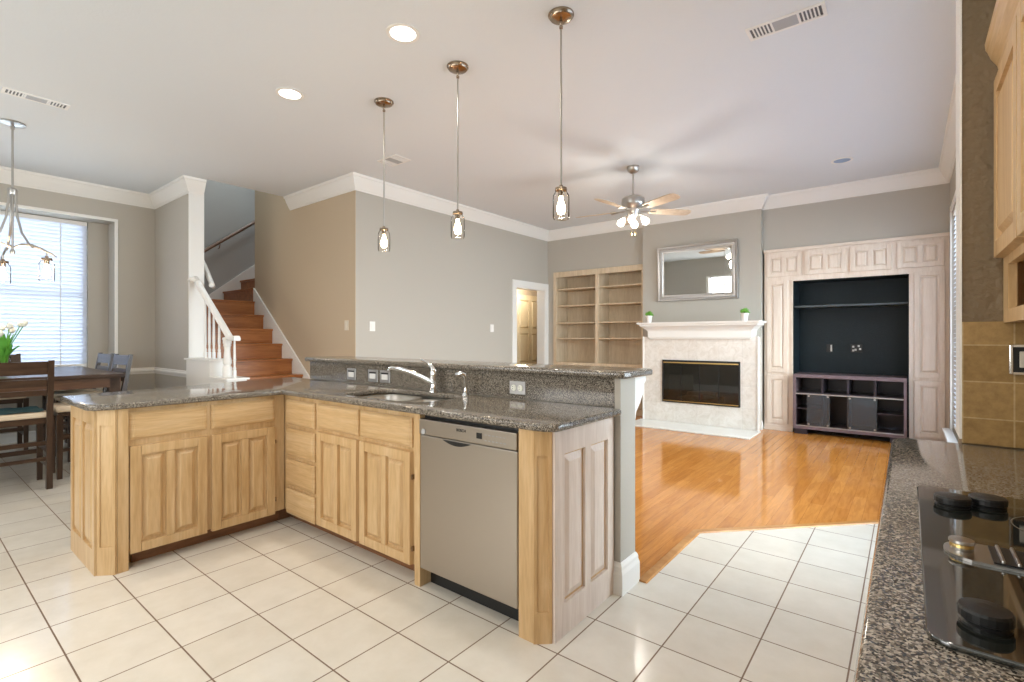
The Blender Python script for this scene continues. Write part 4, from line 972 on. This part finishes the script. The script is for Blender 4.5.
# downlights
def can(x, y, label, lit=True):
    t = thing('recessed_downlight', (x,y,CEIL), label, 'ceiling light')
    MB().lathe([(.105,0),(.105,-.006),(.082,-.008),(.078,-.002),(.078,.0)], (x,y,CEIL-.0005), 28).build('trim_ring', M['white_plain'], t, True)
    MB().lathe([(.001,-.0045),(.079,-.0045),(.079,-.001),(.001,-.001)], (x,y,CEIL), 28).build('lens', M['can_lens'] if lit else M['speaker'], t)
    return t
can(-2.527,2.056,'lit round recessed downlight, nearer one above the sink')
can(-3.86,2.004,'lit round recessed downlight, farther left in the ceiling')
can(-.563,6.535,'unlit blue-grey round ceiling fitting near the far right corner', False)
CANS = [(-2.527,2.056),(-3.86,2.004)]
for (x, y) in CANS: spot('downlight', (x,y,CEIL-.02), 42, SOFT)
for (x, y) in ((-1.2,.6),(-2.6,-.4),(-1.2,-1.2),(-3.9,.1),(-.30,1.0)):  # unseen downlights added to brighten the kitchen
    q = can(x, y, 'added unseen round downlight brightening the kitchen floor'); q['group'] = 'added unseen kitchen downlights'; spot('downlight', (x,y,CEIL-.02), 30, SOFT)
# vents
def vent(cx, cy, lx, ly, label, rz=0):
    t = thing('ceiling_vent', (cx,cy,CEIL), label, 'ceiling vent', None, rz)
    z = 0
    rawbuild(MB().box(-lx/2,lx/2,-ly/2,-ly/2+.018,-.008,0).box(-lx/2,lx/2,ly/2-.018,ly/2,-.008,0).box(-lx/2,-lx/2+.02,-ly/2+.018,ly/2-.018,-.008,0).box(lx/2-.02,lx/2,-ly/2+.018,ly/2-.018,-.008,0).box(-lx*.17-.006,-lx*.17+.006,-ly/2+.018,ly/2-.018,-.008,0).box(lx*.17-.006,lx*.17+.006,-ly/2+.018,ly/2-.018,-.008,0), 'frame', M['white_plain'], t)
    rawbuild(MB().box(-lx/2+.02,lx/2-.02,-ly/2+.018,ly/2-.018,-.002,-.0005), 'backing', M['vent_dark'], t)
    s = MB(); k = -lx/2+.035
    while k < -lx*.17-.01: s.box(k,k+.008,-ly/2+.018,ly/2-.018,-.007,-.002); s.box(-k-.008,-k,-ly/2+.018,ly/2-.018,-.007,-.002); k += .020
    rawbuild(s, 'slats', M['white_plain'], t)
    rawbuild(MB().box(-lx*.17+.006,lx*.17-.006,-ly/2+.018,ly/2-.018,-.006,-.002), 'mesh', M['vent_mesh'], t)
    return t
vent(-.590,3.455,.43,.15,'white slotted ceiling vent at upper right')
vent(-4.42,3.47,.32,.22,'small square ceiling vent behind the farthest pendant')
vent(-5.56,.76,.40,.13,'white slotted ceiling vent above the dining table at left', PI/2)
# ceiling fan
fx, fy = -2.45, 5.30
fn = thing('ceiling_fan', (fx,fy,CEIL), 'five-blade nickel ceiling fan with lit glass shades', 'ceiling fan')
MB().lathe([(.001,0),(.07,0),(.072,-.02),(.060,-.055),(.030,-.075),(.001,-.078)], (fx,fy,CEIL), 24).build('canopy', M['nickel'], fn, True)
MB().cyl((fx,fy,CEIL-.06),(fx,fy,2.89),.011,seg=12).build('downrod', M['nickel'], fn, True)
MB().lathe([(.001,2.90),(.02,2.90),(.025,2.88),(.10,2.872),(.128,2.85),(.132,2.80),(.125,2.77),(.10,2.75),(.085,2.72),(.075,2.70),(.05,2.66),(.035,2.63),(.001,2.62)], (fx,fy,0), 28).build('motor_housing', M['nickel'], fn, True)
Rv = Vector((.7826,.6225,0)); Nv = Vector((.6225,-.7826,0))    # screen right ; towards the viewer
for th in (-8,64,136,208,280):
    t = math.radians(th); d = Rv*math.cos(t)+Nv*math.sin(t); s_ = Vector((-d.y,d.x,0)); c0 = Vector((fx,fy,2.715)); up = Vector((0,0,1))
    prof = [(.20,.045),(.26,.058),(.40,.066),(.55,.070),(.64,.066),(.68,.048),(.695,.0)]
    pit = -.22; lo_ = []; hi_ = []
    for r_, w_ in prof:
        lo_.append(c0+d*r_-s_*w_*math.cos(pit)-up*w_*math.sin(pit)); hi_.append(c0+d*r_+s_*w_*math.cos(pit)+up*w_*math.sin(pit))
    poly = lo_+hi_[::-1][1:]
    MB().ext([tuple(p) for p in poly], (0,0,.007)).build('blade', wood('fan_blade_maple', [(.46,.36,.26),(.54,.43,.32),(.60,.49,.38)], (5,5,5), .4), fn)
    MB().ext([tuple(c0+d*.09-s_*.02+up*.008), tuple(c0+d*.16-s_*.012+up*.004), tuple(c0+d*.26-s_*.035-up*.006), tuple(c0+d*.26+s_*.035+up*.006), tuple(c0+d*.16+s_*.012+up*.004), tuple(c0+d*.09+s_*.02+up*.008)], (0,0,-.007)).build('blade_iron', M['nickel'], fn)
for k, th in enumerate((20,110,200,290)):
    t = math.radians(th); d = Rv*math.cos(t)+Nv*math.sin(t); c0 = Vector((fx,fy,2.66))
    MB().tube([tuple(c0+d*.03), tuple(c0+d*.08+Vector((0,0,.01))), tuple(c0+d*.11-Vector((0,0,.02)))], .008, 8).build('lamp_arm', M['nickel'], fn, True)
    ax = (d*.75-Vector((0,0,1))).normalized(); q_ = ax.to_track_quat('Z','Y').to_matrix()
    MB().lathe([(.015,0),(.019,.008),(.034,.035),(.043,.063),(.039,.085),(.024,.102),(.001,.108)], tuple(c0+d*.10-Vector((0,0,.02))), 18, q_).build('glass_shade', M['frost'], fn, True)
for dx_ in (-.02,.025):
    p = Vector((fx,fy,2.63))+Rv*dx_
    MB().cyl(tuple(p), (p.x,p.y,2.46), .0015, seg=6).sph((p.x,p.y,2.45), .009, 1,1,1.8, 8).build('pull_chain', M['brass'], fn)
point('fan_light', (fx,fy,2.44), 18, SOFT, .10)
# chandelier
cx_, cy_ = -6.36, .71
cn = thing('chandelier', (cx_,cy_,CEIL), 'three-arm metal chandelier with clear jar shades over the dining table', 'chandelier')
MB().lathe([(.001,0),(.09,0),(.092,-.012),(.06,-.022),(.02,-.028),(.001,-.03)], (cx_,cy_,CEIL), 24).build('canopy', M['nickel'], cn, True)
MB().cyl((cx_,cy_,CEIL-.03),(cx_,cy_,2.05),.008,seg=10).lathe([(.001,-.03),(.014,-.035),(.014,-.06),(.001,-.07)], (cx_,cy_,CEIL), 10).build('rod', M['nickel'], cn, True)
MB().lathe([(.001,0),(.03,0),(.034,.02),(.034,.045),(.02,.06),(.001,.06)], (cx_,cy_,2.57), 16).lathe([(.001,0),(.014,.01),(.02,.03),(.012,.05),(.001,.06)], (cx_,cy_,2.02), 12).build('hub', M['nickel'], cn, True)
for k in range(3):
    t = math.radians((0,110,213)[k]); d = Rv*math.cos(t)+Nv*math.sin(t); c0 = Vector((cx_,cy_,0))
    def P(r_, z_): q = c0+d*r_; return (q.x,q.y,z_)
    MB().tube([P(.028,2.62),P(.030,2.50),P(.045,2.36),P(.085,2.22),P(.15,2.12),P(.19,2.085)], .009, 8).tube([P(.012,2.09),P(.08,2.115),P(.17,2.11),P(.26,2.075),P(.35,2.03),P(.40,2.00)], .009, 8, [.008,.011,.012,.011,.009,.005]).tube([P(.31,2.05),P(.31,2.0)], .007, 8).build('arm', M['nickel'], cn, True)
    q = c0+d*.31
    jar_parts(cn, q.x, q.y, 2.01, 1.15)
point('chandelier_glow', (cx_,cy_,1.88), 14, WARM, .10)
# wall switches
for (x, y, z, ax, lab) in ((-5.2,3.75,1.41,'x','white wall switch on the grey wall near its left corner'),(-5.2,6.02,1.42,'x','white wall switch on the grey wall beside the doorway'),(-5.38,3.51,1.42,'y','beige wall switch on the tan stair wall')):
    t = thing('light_switch', (x,y,z), lab, 'switch')
    if ax == 'x':
        MB().box(x,x+.007,y-.04,y+.04,z-.06,z+.06,.002).build('plate', M['white_plain'], t); MB().box(x+.006,x+.011,y-.016,y+.016,z-.033,z+.033,.002).build('rocker', M['white_plain'], t)
    else:
        MB().box(x-.04,x+.04,y-.007,y,z-.06,z+.06,.002).build('plate', M['rocker'], t); MB().box(x-.016,x+.016,y-.011,y-.006,z-.033,z+.033,.002).build('rocker', M['rocker'], t)
